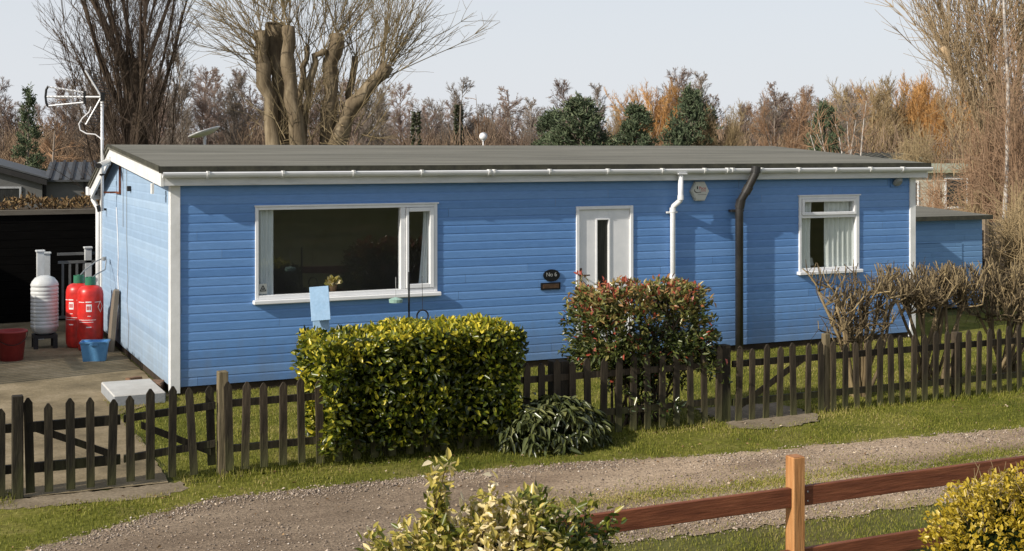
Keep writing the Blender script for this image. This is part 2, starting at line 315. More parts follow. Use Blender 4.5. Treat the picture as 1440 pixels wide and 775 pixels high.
HL, HD = 10.92, 5.5            # house length, depth
RY, RZ = 3.70, 2.83            # ridge
EZ, BZ = 2.56, 2.24            # underside of the roof at the front / back wall
house = thing('chalet', 'single-storey blue weatherboarded holiday chalet with grey felt roof and white trim', 'house', (0, 0, 0))
W1 = (.96, 3.25, 1.05, 2.14); W2 = (8.80, 9.88, 1.08, 2.15); DR = (5.21, 6.07, .02, 2.07)
clad('wall', 0, HL, .10, None, [W1, W2, DR], lambda u, o, z: (u, -o, z), M['blue'], house, zmax=2.44)
def gab(z):
    a = 0 if z <= EZ else (z-EZ)/(RZ-EZ)*RY
    b = HD if z <= BZ else HD - (z-BZ)/(RZ-BZ)*(HD-RY)
    return (a, max(a, b))
clad('wall', 0, HD, .10, gab, [], lambda u, o, z: (o*-1, u, z), M['litfadedblue'], house, dep=.004, zmax=RZ-.005)
clad('wall', 0, HD, .10, gab, [], lambda u, o, z: (HL+o, u, z), M['blue'], house, zmax=RZ-.005)
clad('wall', 0, HL, .10, None, [], lambda u, o, z: (u, HD+o, z), M['blue'], house, zmax=BZ)
b = NB(); box(b, .02, HL-.02, .03, HD-.03, 0, .11); obj('plinth', b, M['plinth'], house)
# room behind the windows
b = NB()
for (x0, x1, y0, y1, z0, z1) in ((.06, HL-.06, 3.0, 3.03, .115, 2.42), (4.4, 4.43, .1, 3.0, .115, 2.42), (7.9, 7.93, .1, 3.0, .115, 2.42), (.05, .06, .06, 3.0, .115, 2.42), (HL-.06, HL-.05, .06, 3.0, .115, 2.42), (.06, HL-.06, .06, 3.0, 2.42, 2.43)): box(b, x0, x1, y0, y1, z0, z1)
obj('room_lining', b, M['room'], house)
b = NB(); box(b, .06, HL-.06, .06, 3.0, .112, .125); obj('floor', b, M['roomfloor'], house)

# roof: two felted slopes
RO = .17
b = NB()
prism(b, [(-.17, 2.555), (-.17, 2.615), (RY, 2.885), (HD+.15, 2.275), (HD+.15, 2.215), (RY, 2.825)], -RO, HL+RO, 'x')
roof = obj('roof', b, M['felt'], house)
b = NB(); box(b, -RO-.004, HL+RO+.004, -.185, -.171, 2.545, 2.622); obj('drip_edge', b, M['feltedge'], roof)
b = NB(); prism(b, [(-.185, 2.57), (-.185, 2.628), (RY, 2.897), (HD+.15, 2.287), (HD+.15, 2.25), (RY, 2.86), (-.15, 2.57)], -RO-.012, -RO-.001, 'x'); obj('verge_trim', b, M['feltedge'], roof)
# eaves
b = NB(); box(b, -.125, HL+.125, -.135, -.112, 2.40, 2.553, .004); obj('fascia', b, M['fascia'], house)
b = NB(); box(b, -.10, HL+.10, -.111, -.001, 2.405, 2.42); obj('soffit', b, M['fascia'], house)
for sx in (-.147, HL+.115):     # barge boards
    b = NB(); prism(b, [(-.137, 2.395), (-.137, 2.56), (RY, 2.822), (RY, 2.665)], sx, sx+.032, 'x'); obj('bargeboard', b, M['paintwhite'], house)
    b = NB(); prism(b, [(RY+.003, 2.665), (RY+.003, 2.822), (HD+.13, 2.232), (HD+.13, 2.07)], sx, sx+.032, 'x'); obj('bargeboard', b, M['paintwhite'], house)
b = NB(); box(b, -.12, HL+.12, HD+.10, HD+.125, 2.06, 2.21); obj('fascia', b, M['fascia'], house)
# gutter: half-round channel with brackets
def gutter(y, z, x0, x1, s):
    g = NB(); pr = [(y + s*.0 + .055*math.cos(a), z + .055*math.sin(a)) for a in np.linspace(math.pi, 2*math.pi, 9)] + [(y+.048, z), ] + [(y + .047*math.cos(a), z+.012 + .047*math.sin(a)) for a in np.linspace(2*math.pi, math.pi, 7)]
    prism(g, pr, x0, x1, 'x'); return obj('gutter', g, M['gutter'], house)
gt = gutter(-.192, 2.545, -.14, HL+.15, 1)
def gclip(x, w=.028):
    g = NB(); prism(g, [(-.192 + .064*math.cos(a), 2.545 + .064*math.sin(a)) for a in np.linspace(math.pi*.97, 2*math.pi, 10)] + [(-.13, 2.566), (-.258, 2.566)], x, x+w, 'x'); return obj('bracket', g, M['paintwhite'], gt)
for x in [.35, 1.22, 2.08, 2.95, 3.85, 3.92, 4.70, 5.55, 6.38, 7.05, 7.42, 7.5, 7.98, 8.62, 9.27, 9.90, 10.5]: gclip(x)
gutter(HD+.19, 2.2, -.16, HL+.1, 1)
# posts at the corners
def corner(x0, x1, y0, y1, z1): 
    b = NB(); box(b, x0, x1, y0, y1, .03, z1, .004); obj('corner_post', b, M['paintwhite'], house)
corner(-.022, .092, -.024, .085, 2.40); corner(HL-.085, HL+.022, -.024, .085, 2.40); corner(-.022, .07, HD-.07, HD+.022, 2.12); corner(HL-.07, HL+.022, HD-.07, HD+.022, 2.12)
# downpipes
b = NB(); tube(b, [(6.70, -.192, 2.50), (6.70, -.192, 2.17), (6.697, -.185, 2.13), (6.665, -.07, 2.05), (6.66, -.058, 2.01), (6.66, -.058, .15)], .036, 12)
dp = obj('downpipe', b, M['white'], house, smooth=True)
for (z, x, y) in ((2.17, 6.70, -.192), (2.0, 6.66, -.058), (1.1, 6.66, -.058)):
    b = NB(); lathe(b, [(.0, -.03), (.043, -.03), (.043, .03), (0, .03)], (x, y, z), 14); obj('collar', b, M['white'], dp)
b = NB(); box(b, 6.58, 6.74, -.05, -.003, 1.955, 1.98); obj('pipe_clip', b, M['white'], dp)
b = NB(); box(b, 6.63, 6.77, -.25, -.14, 2.484, 2.50); obj('outlet', b, M['white'], dp)
b = NB(); tube(b, [(7.87, -.27, 2.57), (7.86, -.265, 2.48), (7.78, -.19, 2.26), (7.72, -.125, 2.11), (7.71, -.105, 2.0), (7.71, -.105, .05)], .056, 16)
sp = obj('waste_pipe', b, M['blackpipe'], house, smooth=True)
for q in ([(7.872, -.272, 2.585), (7.864, -.267, 2.50)], [(7.80, -.207, 2.31), (7.765, -.173, 2.22)], [(7.722, -.13, 2.12), (7.711, -.106, 2.01)]):
    b = NB(); tube(b, q, .066, 16); obj('collar', b, M['blackpipe'], sp)
b = NB(); box(b, 7.60, 7.80, -.09, -.003, 1.955, 1.985); obj('pipe_clip', b, M['blackpipe'], sp)
b = NB(); tube(b, [(-.10, HD+.19, 2.16), (-.10, HD+.17, 2.05), (-.045, HD+.06, 1.92), (-.045, HD+.06, .1)], .036, 10); obj('downpipe', b, M['white'], house, smooth=True)
b = NB(); box(b, -.20, -.04, HD+.10, HD+.26, 2.12, 2.25, .01); obj('hopper', b, M['white'], house)

# windows
def frame_bm(x0, x1, z0, z1, w, y0, y1, wl=None, wr=None, wt=None, wb=None):
    b = NB(); wl = wl or w; wr = wr or w; wt = wt or w; wb = wb or w
    box(b, x0, x0+wl, y0, y1, z0, z1, .004); box(b, x1-wr, x1, y0, y1, z0, z1, .004)
    box(b, x0+wl+.0005, x1-wr-.0005, y0+.001, y1, z1-wt, z1, .004); box(b, x0+wl+.0005, x1-wr-.0005, y0+.001, y1, z0, z0+wb, .004)
    return b
def pane(x0, x1, z0, z1, y, p, m='glass'):
    b = NB(); vs = [b.verts.new(q) for q in ((x0, y, z0), (x1, y, z0), (x1, y, z1), (x0, y, z1))]; b.faces.new(vs); return obj('pane', b, M[m], p)
w = obj('window', frame_bm(W1[0], W1[1], W1[2], W1[3], .038, -.022, .07, wr=.045, wb=.05), M['white'], house)
b = NB(); box(b, 2.765, 2.83, -.018, .07, W1[2]+.051, W1[3]-.039, .004); obj('mullion', b, M['white'], w)
obj('casement', frame_bm(2.835, 3.20, 1.105, 2.098, .05, -.034, .045, wl=.035), M['white'], w)
b = NB(); box(b, .93, 3.285, -.075, .05, 1.0, 1.049, .008); obj('sill', b, M['white'], w)
b = NB(); box(b, .95, 3.265, -.034, .02, 2.141, 2.158); obj('head_trim', b, M['white'], w)
pane(.998, 2.765, 1.10, 2.102, .03, w); pane(2.868, 3.152, 1.153, 2.05, .012, w)
b = NB(); box(b, 1.012, 1.105, .022, .026, 1.115, 1.235); st = obj('warning_sticker', b, M['cream'], w)
b = NB()
for (p, q) in (((1.025, 1.15), (1.059, 1.215)), ((1.059, 1.215), (1.093, 1.15)), ((1.093, 1.15), (1.025, 1.15))): tube(b, [(p[0], .0205, p[1]), (q[0], .0205, q[1])], .0045, 6)
box(b, 1.045, 1.073, .018, .0215, 1.162, 1.170); box(b, 1.054, 1.066, .018, .0215, 1.173, 1.186); obj('triangle_symbol', b, M['vandark'], st)
w2 = obj('window', frame_bm(W2[0], W2[1], W2[2], W2[3], .04, -.022, .07, wr=.06), M['white'], house)
b = NB(); box(b, W2[0]+.041, W2[1]-.061, -.016, .06, 1.835, 1.875, .004); obj('transom', b, M['white'], w2)
obj('casement', frame_bm(8.845, 9.815, 1.878, 2.108, .042, -.038, .045), M['white'], w2)
b = NB(); box(b, 8.77, 9.91, -.075, .05, 1.03, 1.079, .008); obj('sill', b, M['white'], w2)
b = NB(); box(b, 8.785, 9.90, -.034, .02, 2.151, 2.168); obj('head_trim', b, M['white'], w2)
pane(8.84, 9.82, 1.12, 1.835, .03, w2); pane(8.887, 9.773, 1.92, 2.066, .012, w2)
# door
d = obj('door', frame_bm(DR[0], DR[1], DR[2], DR[3], .045, -.018, .08, wb=.06), M['white'], house)
b = NB()
for (x0, x1, z0, z1) in ((5.258, 5.535, .085, 2.022), (5.70, 6.022, .085, 2.022), (5.536, 5.699, .085, .45), (5.536, 5.699, 1.885, 2.022)): box(b, x0, x1, .012, .055, z0, z1)
obj('door_panel', b, M['white'], d)
b = NB()
for (x0, x1, z0, z1) in ((5.51, 5.532, .44, 1.905), (5.703, 5.725, .44, 1.905), (5.533, 5.702, 1.885, 1.905), (5.533, 5.702, .44, .46)): box(b, x0, x1, -.002, .011, z0, z1, .003)
obj('glazing_bead', b, M['white'], d)
pane(5.535, 5.70, .45, 1.885, .03, d, 'darkglass')
b = NB(); box(b, 5.272, 5.302, .002, .0115, 1.03, 1.26, .003); tube(b, [(5.287, -.002, 1.17), (5.287, -.045, 1.17), (5.295, -.05, 1.17), (5.39, -.05, 1.168)], .009, 8); obj('handle', b, M['brass'], d)
# plaque, letter slot, alarm, lamp, camera
b = NB()
n0 = [(4.845 + .118*math.cos(a), 1.185 + .078*math.sin(a)) for a in np.linspace(0, 2*math.pi, 32, endpoint=False)]
prism(b, n0, -.022, -.002, 'y'); pl = obj('house_number_plaque', b, M['castiron'], house)
b = NB(); tube(b, [(p[0]*.93+.339, -.0225, p[1]*.93+.083) for p in n0] + [(n0[0][0]*.93+.339, -.0225, n0[0][1]*.93+.083)], .0022, 5); obj('rim', b, M['castiron'], pl)
text('number', 'No 6', .075, Matrix.Translation((4.84, -.0235, 1.195)) @ FACE, M['silverink'], pl)
b = NB(); box(b, 4.69, 4.975, -.02, -.002, 1.0, 1.092, .004); lb = obj('letter_slot', b, M['castiron'], house)
b = NB(); box(b, 4.715, 4.95, -.026, -.0205, 1.018, 1.074, .003); obj('flap', b, M['brass'], lb)
b = NB(); prism(b, [(7.105 + .145*math.cos(a), 2.247 + .150*math.sin(a)) for a in [k*math.pi/3 for k in range(6)]], -.06, -.004, 'y')
bmesh.ops.bevel(b, geom=[e for e in b.edges if all(v.co.y < -.05 for v in e.verts)], offset=.012, segments=2, affect='EDGES')
al = obj('alarm_box', b, M['cream'], house)
text('lettering', 'Pace', .062, Matrix.Translation((7.135, -.0612, 2.287)) @ FACE, M['redink'], al)
text('lettering', 'security', .026, Matrix.Translation((7.15, -.0612, 2.252)) @ FACE, M['redink'], al)
b = NB(); tube(b, [(7.03 + .055*math.cos(a)+.03, -.0605, 2.262 + .035*math.sin(a)) for a in np.linspace(math.pi*.85, math.pi*1.75, 10)], [.0015, .004, .005, .006, .006, .006, .005, .004, .003, .002], 6); lathe(b, [(0, -.004), (.012, -.002), (.012, .002), (0, .004)], (7.10, -.061, 2.232), 10); box(b, 7.045, 7.062, -.063, -.0598, 2.275, 2.315, .002); box(b, 7.06, 7.20, -.0612, -.0598, 2.198, 2.202); obj('logo', b, M['vandark'], al)
b = NB(); box(b, 10.47, 10.68, -.012, -.002, 2.26, 2.40); lp = obj('wall_lamp', b, M['blue'], house)
lp.data.attributes.new('rnd', 'FLOAT', 'POINT')
b = NB(); lathe(b, [(0, -.035), (.05, -.03), (.075, -.005), (.08, .01), (0, .012)], (0, 0, 0), 18); bmesh.ops.rotate(b, verts=b.verts, cent=(0, 0, 0), matrix=Matrix.Rotation(R(-50), 3, 'X')); bmesh.ops.translate(b, verts=b.verts, vec=(10.575, -.05, 2.335)); obj('diffuser', b, M['greyink'], lp)
# gable fittings
b = NB(); tube(b, [(-.16, 3.62, 2.66), (-.22, 3.56, 2.635), (-.32, 3.42, 2.60)], [.035, .042, .042], 12); box(b, -.17, -.148, 3.58, 3.68, 2.6, 2.72); sc = obj('security_camera', b, M['paintwhite'], house)
b = NB(); tube(b, [(-.32, 3.42, 2.60), (-.34, 3.39, 2.595)], .036, 12); obj('lens', b, M['black'], sc)
b = NB(); box(b, -.05, -.004, 2.78, 2.85, 2.26, 2.33, .006); obj('junction_box', b, M['black'], house)
b = NB(); tube(b, [(-.003, HD-.5, 1.93), (-.11, HD-.5, 1.94)], .018, 8); tube(b, [(-.10, HD-.5, 1.9), (-.12, HD-.5, 1.99)], .03, 10); obj('outside_tap', b, M['black'], house)
def cable(pts, m, r=.006):
    b = NB(); tube(b, pts, r, 6); obj('cable', b, M[m], house)
cable([(-.012, 3.98, 2.0), (-.012, 3.86, 1.6), (-.012, 3.80, 1.3), (-.012, 3.86, 1.05), (-.012, 3.78, .8), (-.012, 3.72, .55), (-.012, 3.85, .3)], 'whiteink', .007)
cable([(-.008, 3.12, 2.62), (-.008, 3.11, 1.6), (-.008, 3.02, 1.05), (-.008, 3.09, .75), (-.008, 2.95, .5), (-.008, 3.0, .15)], 'greyink', .004)
cable([(-.008, 3.42, 2.6), (-.008, 3.42, 1.75)], 'greyink', .004)
b = NB(); box(b, -.175, -.148, .28, .36, 2.30, 2.42); obj('hook', b, M['paintwhite'], house)

# ------------------------------------------------------------------ curtains and sill ornaments (inside the windows)
def curtain(x0, x1, z0, z1, y, label, m='curtain', waist=0, folds=5, group=None):
    n = 40; V = []; A = []
    for iz in range(9):
        z = z0 + (z1-z0)*iz/8; t = iz/8
        for i in range(n+1):
            u = i/n; a, bb = x0, x1
            if waist > 0: bb = x1 - waist*math.sin(math.pi*min(1, (1-t)*.75))
            if waist < 0: a = x0 - waist*(1-t)**1.3*-1 if False else x0 + (-waist)*math.sin(math.pi*.5*t)
            V.append((a + (bb-a)*u, y + .022*math.sin(u*folds*2*math.pi + .3*math.sin(3*t)), z))
    F = [(r*(n+1)+i, r*(n+1)+i+1, (r+1)*(n+1)+i+1, (r+1)*(n+1)+i) for r in range(8) for i in range(n)]
    o = npm('curtain', V, [F], M[m], smooth=True); tag(o, label, 'curtain'); return o
curtain(1.0, 1.20, 1.06, 2.13, .075, 'narrow grey-white curtain behind the warning sticker of the wide window', folds=3)
curtain(3.03, 3.20, 1.10, 2.12, .07, 'grey-white curtain slanting inside the narrow opening casement', folds=3, waist=-.07)
curtain(8.84, 9.09, 1.10, 2.13, .075, 'slim pale curtain drawn to the left side of the small window', 'net', folds=3, waist=.03)
curtain(9.32, 9.86, 1.10, 2.13, .08, 'broad pale curtain covering the right half of the small window', 'net', folds=6)
def leaves(Pt, D, Nn, L, Wd, m, name, parent=None, rv=None, fold=.25, curl=.15, world=True):
    """leaf blades: two quads folded on the midrib, tip curled"""
    n = len(Pt); D = D/np.linalg.norm(D, axis=1, keepdims=True)
    S = np.cross(D, Nn); S /= np.linalg.norm(S, axis=1, keepdims=True)+1e-9; U = np.cross(S, D)
    L = L[:, None]; Wd = Wd[:, None]
    base = Pt; tip = Pt + D*L - U*L*curl
    l1 = Pt + D*L*.33 + S*Wd*.48 + U*Wd*fold; l2 = Pt + D*L*.70 + S*Wd*.36 + U*(Wd*fold*.7 - L*curl*.4)
    r1 = Pt + D*L*.33 - S*Wd*.48 + U*Wd*fold; r2 = Pt + D*L*.70 - S*Wd*.36 + U*(Wd*fold*.7 - L*curl*.4)
    V = np.stack([base, l1, l2, tip, r2, r1], 1).reshape(-1, 3)
    i = np.arange(n)[:, None]*6
    F = np.concatenate([i + np.array([[0, 1, 2, 3]]), i + np.array([[0, 3, 4, 5]])])
    return npm(name, V, [F], m, parent, world, attr=np.repeat(rv, 6))
pot = thing('potted_plant', 'small plant with yellow flowers on the wide window sill', 'plant', (1.95, .13, 1.10))
b = NB(); lathe(b, [(0, 0), (.04, 0), (.052, .08), (.046, .08), (0, .07)], (1.95, .13, 1.10), 14); obj('pot', b, M['brick'], pot)
q = rng.normal(size=(40, 3)); q /= np.linalg.norm(q, axis=1, keepdims=True); q[:, 2] = abs(q[:, 2])
leaves(np.array([1.95, .11, 1.19]) + q*.03, q, rng.normal(size=(40, 3)), np.full(40, .09), np.full(40, .06), M['bush'], 'foliage', pot, rng.random(40)*.5+.5)
orn = thing('table_lamp', 'small lamp with a cream shade inside the small window', 'lamp', (9.22, .3, 1.0))
b = NB(); lathe(b, [(0, 0), (.05, 0), (.05, .02), (.012, .04), (.012, .14)], (9.22, .3, 1.0), 14); obj('lamp_base', b, M['brass'], orn)
b = NB(); lathe(b, [(.075, .13), (.045, .24), (.043, .24), (.073, .13)], (9.22, .3, 1.0), 18); obj('lamp_shade', b, M['cream'], orn)
b = NB(); lathe(b, [(0, 0), (.09, .0), (.11, .04), (.11, .1), (.06, .14), (0, .15)], (9.07, .3, 1.06), 18); tag(obj('ceramic_pot', b, M['tank'], smooth=True), 'rounded white pot standing beside the lamp in the small window', 'pot')

# ------------------------------------------------------------------ TV aerial, dish and white globe
ae = thing('tv_aerial', 'tall television aerial with three booms and a grid reflector on the gable', 'aerial', (-.2, 4.0, 2.0))
lf = Vector((-CC, SS, 0)); dn = Vector((SS, CC, 0)); mt = Vector((-.20, 4.0, 0))
b = NB(); tube(b, [(-.20, 4.0, 1.95), (-.205, 4.0, 3.62)], .021, 10); obj('mast', b, M['alu'], ae, smooth=True)
b = NB(); box(b, -.19, -.004, 3.985, 4.015, 2.2, 2.225); box(b, -.03, -.004, 3.63, 3.655, 2.2, 2.62); box(b, -.03, -.004, 3.654, 3.986, 2.2, 2.225); obj('wall_bracket', b, M['rust'], ae)
b = NB(); box(b, -.235, -.17, 3.96, 4.04, 2.45, 2.475); obj('mast_clamp', b, M['black'], ae)
def A(l, z, w=0): return mt + lf*l + dn*w + Vector((0, 0, z))
b = NB(); tube(b, [A(-.03, 3.555), A(.78, 3.56)], .014, 8); tube(b, [A(.26, 3.62), A(.76, 3.70)], .012, 8); tube(b, [A(.26, 3.48), A(.76, 3.43)], .012, 8); obj('boom', b, M['alu'], ae)
b = NB(); tube(b, [A(.76, 3.71), A(.79, 3.66), A(.80, 3.56), A(.79, 3.47), A(.76, 3.42)], .017, 8); obj('end_bracket', b, M['black'], ae)
b = NB(); tube(b, [A(.25, 3.64), A(.25, 3.46)], .02, 8); obj('boom_clamp', b, M['black'], ae)
b = NB(); box(b, -.23, -.17, 3.97, 4.03, 3.5, 3.62); obj('mast_clamp', b, M['black'], ae)
b = NB()
for l in np.arange(.3, .78, .055):
    for (zz) in (3.56, 3.625 + (l-.26)*.16, 3.475 - (l-.26)*.1):
        tube(b, [A(l, zz, -.06), A(l, zz, .06)], .004, 5)
obj('director', b, M['steel'], ae)
b = NB(); tube(b, [A(.02, 3.57), A(.24, 3.93)], .013, 8); tube(b, [A(.02, 3.54), A(.23, 3.17)], .013, 8); obj('reflector_arm', b, M['alu'], ae)
b = NB()
for t in np.linspace(.1, 1, 9):
    for (dl, dz, z0) in ((.22, .36, 3.57), (.21, -.37, 3.54)):
        tube(b, [A(.02+dl*t, z0+dz*t, -.22) - lf*.08, A(.02+dl*t, z0+dz*t, .25) - lf*.08], .0045, 5)
for w_ in (-.2, .23):
    tube(b, [A(-.06, 3.57, w_), A(.16, 3.93, w_)], .005, 5); tube(b, [A(-.06, 3.54, w_), A(.15, 3.17, w_)], .005, 5)
obj('reflector_grid', b, M['vandark'], ae)
b = NB(); tube(b, [A(.16, 3.42), A(.19, 3.34), A(.28, 3.26), A(.33, 3.18), A(.31, 3.09), A(.22, 3.04), A(.1, 3.03), A(.02, 2.97)], .009, 6); tube(b, [A(0, 2.985), A(0, 2.95)], .027, 8); obj('aerial_cable', b, M['whiteink'], ae)
dx, dy, dz = P(288, 190, 27)
ds = thing('satellite_dish', 'shallow grey satellite dish tilted up on a short pole behind the roof', 'satellite dish', (dx, dy, 0))
b = NB(); tube(b, [(dx, dy, 0), (dx, dy, dz)], .03, 8); obj('pole', b, M['steel'], ds)
b = NB(); lathe(b, [(0, -.06), (.15, -.045), (.28, -.005), (.345, .035), (.34, .04), (.27, .005), (.14, -.035), (0, -.05)], (0, 0, 0), 28)
bmesh.ops.rotate(b, verts=b.verts, cent=(0, 0, 0), matrix=(Matrix.Rotation(R(-64.7+90), 3, 'Z') @ Matrix.Rotation(R(-19), 3, 'Y')) if False else Matrix.Rotation(-YAW, 3, 'Z') @ Matrix.Rotation(R(-19), 3, 'Y')); bmesh.ops.translate(b, verts=b.verts, vec=(dx, dy, dz+.04)); obj('reflector', b, M['alu'], ds, smooth=True)
gx, gy, gz = P(679.5, 192, 27)
gl = thing('globe_lamp', 'round white globe lamp on a thin white post behind the roof ridge', 'lamp', (gx, gy, 0))
b = NB(); tube(b, [(gx, gy, 0), (gx, gy, gz-.08)], .014, 8); obj('post', b, M['whiteink'], gl)
b = NB(); lathe(b, [(.03, -.09)] + [(.083*math.cos(a), .083*math.sin(a)) for a in np.linspace(-1.2, 1.57, 10)], (gx, gy, gz), 18); obj('globe', b, M['whiteink'], gl, smooth=True)
b = NB(); lathe(b, [(.088*math.cos(a), .088*math.sin(a)) for a in np.linspace(.5, 1.57, 6)], (0, 0, 0), 18); bmesh.ops.rotate(b, verts=b.verts, cent=(0, 0, 0), matrix=Matrix.Rotation(R(35), 3, 'Y')); bmesh.ops.translate(b, verts=b.verts, vec=(gx, gy, gz)); obj('cap', b, M['steel'], gl, smooth=True)

# ------------------------------------------------------------------ ground, track, lawn
def poly(name, pts, z, m, jag=.0, step=.12, kind='structure'):
    out = []
    r = random.Random(len(name)*7+3)
    for (p, q) in zip(pts, pts[1:]+pts[:1]):
        n = max(1, int(math.dist(p, q)/step)) if jag and max(abs(p[0]), abs(q[0])) < 14 else 1
        for k in range(n):
            t = k/n; out.append((p[0]+(q[0]-p[0])*t + r.uniform(-jag, jag), p[1]+(q[1]-p[1])*t + r.uniform(-jag, jag)))
    b = NB(); vs = [b.verts.new((x, y, z)) for x, y in out]; f = b.faces.new(vs)
    bmesh.ops.triangulate(b, faces=[f])
    for f in b.faces:
        if f.normal.z < 0: f.normal_flip()
    me = bpy.data.meshes.new(name); b.to_mesh(me); b.free()
    o = fin(name, me, m); o['kind'] = kind; return o
poly('ground', [(-500, -300), (700, -300), (700, 900), (-500, 900)], 0, M['ground'])
poly('lawn', [(-.72, -4.0), (-.66, -2.0), (-.7, -.9), (-.25, -.35), (.0, .02), (HL, .03), (HL+.1, 1.8), (22, 1.9), (22, -3.8), (9, -3.95)], .004, M['turf'], .03)
TOP = [(-14, -6.6), (-5, -6.05), (-3, -5.75), (-1.93, -5.40), (-1.2, -4.98), (-.55, -4.63), (.62, -4.66), (1.98, -4.72), (3.0, -4.88), (3.89, -5.08), (5.5, -5.22), (7.44, -5.42), (12, -5.7), (26, -6.2)]
BOT = [(26, -7.9), (12, -7.5), (7, -7.35), (4.6, -7.22), (2.6, -7.15), (1.2, -7.0), (.2, -6.75), (-1.0, -6.9), (-5, -7.6), (-14, -8.6)]
poly('verge', [(-14, -4.1), (-1.9, -4.18), (-.6, -4.1), (0, -3.95), (4.8, -3.92), (10, -3.9), (26, -3.9)] + [(x, y-.25) for x, y in TOP[::-1]], .004, M['turf'], .03)
poly('track', TOP + BOT, .008, M['track'], .05, .09)
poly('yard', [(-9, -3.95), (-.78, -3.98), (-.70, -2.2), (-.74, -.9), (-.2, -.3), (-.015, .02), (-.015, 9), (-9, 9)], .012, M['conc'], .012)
poly('path', [(-2.3, -4.22), (-1.9, -4.30), (-1.4, -4.36), (-1.0, -4.42), (-.72, -4.30), (-.66, -3.99), (-2.3, -3.97)], .007, M['dirt'], .035, .05)
poly('path', [(4.75, -4.2), (4.95, -4.36), (5.4, -4.40), (5.75, -4.28), (5.95, -4.05), (5.95, -3.3), (4.95, -3.2), (4.8, -4.0)], .016, M['dirt'], .035, .05)
b = NB(); box(b, -.70, -.14, -.40, .55, 0, .13, .012); o = obj('concrete_step', b, [M['slab'], M['slabshade']])
for f in o.data.polygons:
    if abs(f.normal.z) < .5: f.material_index = 1
tag(o, 'low pale concrete step against the sunlit gable wall', 'step')
def brickbit(x, y, z, rz, s, label):
    b = NB(); box(b, -.1*s, .1*s, -.05*s, .05*s, 0, .065*s, .008); 
    for v in b.verts: v.co += Vector((rnd.uniform(-.008, .008), rnd.uniform(-.008, .008), rnd.uniform(-.006, .006)))
    o = obj('brick', b, M['brick']); o.location = (x, y, z); o.rotation_euler = (0, 0, rz); tag(o, label, 'brick')
brickbit(-.24, 1.10, .012, .4, .9, 'reddish broken brick on the yard behind the pale concrete step')
brickbit(-.10, .40, .012, 1.2, 1.5, 'dull brick wedged between the concrete step and the wall')

def sdf_top(x): return np.interp(x, [p[0] for p in TOP], [p[1] for p in TOP])
def sdf_bot(x): return np.interp(x, [p[0] for p in BOT[::-1]], [p[1] for p in BOT[::-1]])
def unit_(v): return v/np.linalg.norm(v, axis=1, keepdims=True)
def blades(name, xs, ys, hs, wd, z0, extra=0.):
    n = len(xs); ang = rng.random(n)*2*math.pi; ln = rng.normal(0, .45, n)+.15; la = rng.random(n)*2*math.pi
    c, s = np.cos(ang)*wd, np.sin(ang)*wd; h = hs
    B = np.stack([xs, ys, np.full(n, z0)], 1); sd = np.stack([c, s, np.zeros(n)], 1)
    ld = np.stack([np.cos(la)*ln*h, np.sin(la)*ln*h, np.zeros(n)], 1)
    mid = B + ld*.35; mid[:, 2] += h*.6; tip = B + ld*1.1; tip[:, 2] += h*(1 - .25*abs(ln))
    V = np.stack([B-sd, B+sd, mid+sd*.75, mid-sd*.75, tip], 1).reshape(-1, 3); i = np.arange(n)[:, None]*5
    rv = np.clip(rng.beta(2, 2.4, n) + extra + .34*vnoise(xs, ys, 2.6, 12) + .2*vnoise(xs, ys, 10, 13), 0, 1)
    o = npm(name, V, [i+np.array([[0, 1, 2, 3]]), i+np.array([[3, 2, 4]])], M['grass'], attr=np.repeat(rv, 5)); return o
def vnoise(x, y, s, seed=0):
    r = np.random.default_rng(seed); out = 0
    for k in range(5):
        a = r.random()*6.28; f = s*(.6+r.random()*1.2); out = out + np.sin((x*math.cos(a)+y*math.sin(a))*f + r.random()*6.28)
    return out/5
# verge in front of the picket fence
n = 210000; xs = rng.uniform(-3.2, 12, n); ys = rng.uniform(-6.6, -3.75, n)
tp = sdf_top(xs); edge = (ys - tp)
keep = (edge > rng.normal(.02, .09, n) + .07*vnoise(xs, ys, 4.1, 52)) & ~((xs > -2.0) & (xs < -.68) & (ys > -4.30 + .09*vnoise(xs, ys, 7, 31) + rng.normal(0, .04, n))) & ~((xs > 4.80) & (xs < 5.95) & (ys > -4.28 + .3*np.clip(xs-5.35, 0, 1) + .07*vnoise(xs, ys, 8, 32) + rng.normal(0, .04, n)))
dens = np.clip(.55 + .5*vnoise(xs, ys, 5, 3) + .6*(ys > -4.15), .15, 1); keep &= rng.random(n) < dens
xs, ys = xs[keep], ys[keep]; hh = rng.uniform(.016, .042, len(xs))*(.8+.35*vnoise(xs, ys, 4, 5)); near = np.exp(-((ys+3.92)/.13)**2); hh = hh*(1+2.6*near*rng.random(len(xs))**2)
hh = np.maximum(hh, .015)
tag(blades('verge_grass', xs, ys, hh, .0024, .006), 'short tufty green grass along the foot of the picket fence', 'grass', kind='stuff')
# garden lawn behind the fence
n = 110000; xs = rng.uniform(-.75, 12.5, n); ys = rng.uniform(-3.9, 0, n); keep = ~((xs > 4.9) & (xs < 6.0) & (ys < -3.3)); xs, ys = xs[keep], ys[keep]
tag(blades('lawn_grass', xs, ys, rng.uniform(.015, .038, len(xs)), .0026, .006, .05), 'bright mown lawn between the chalet and the picket fence', 'grass', kind='stuff')
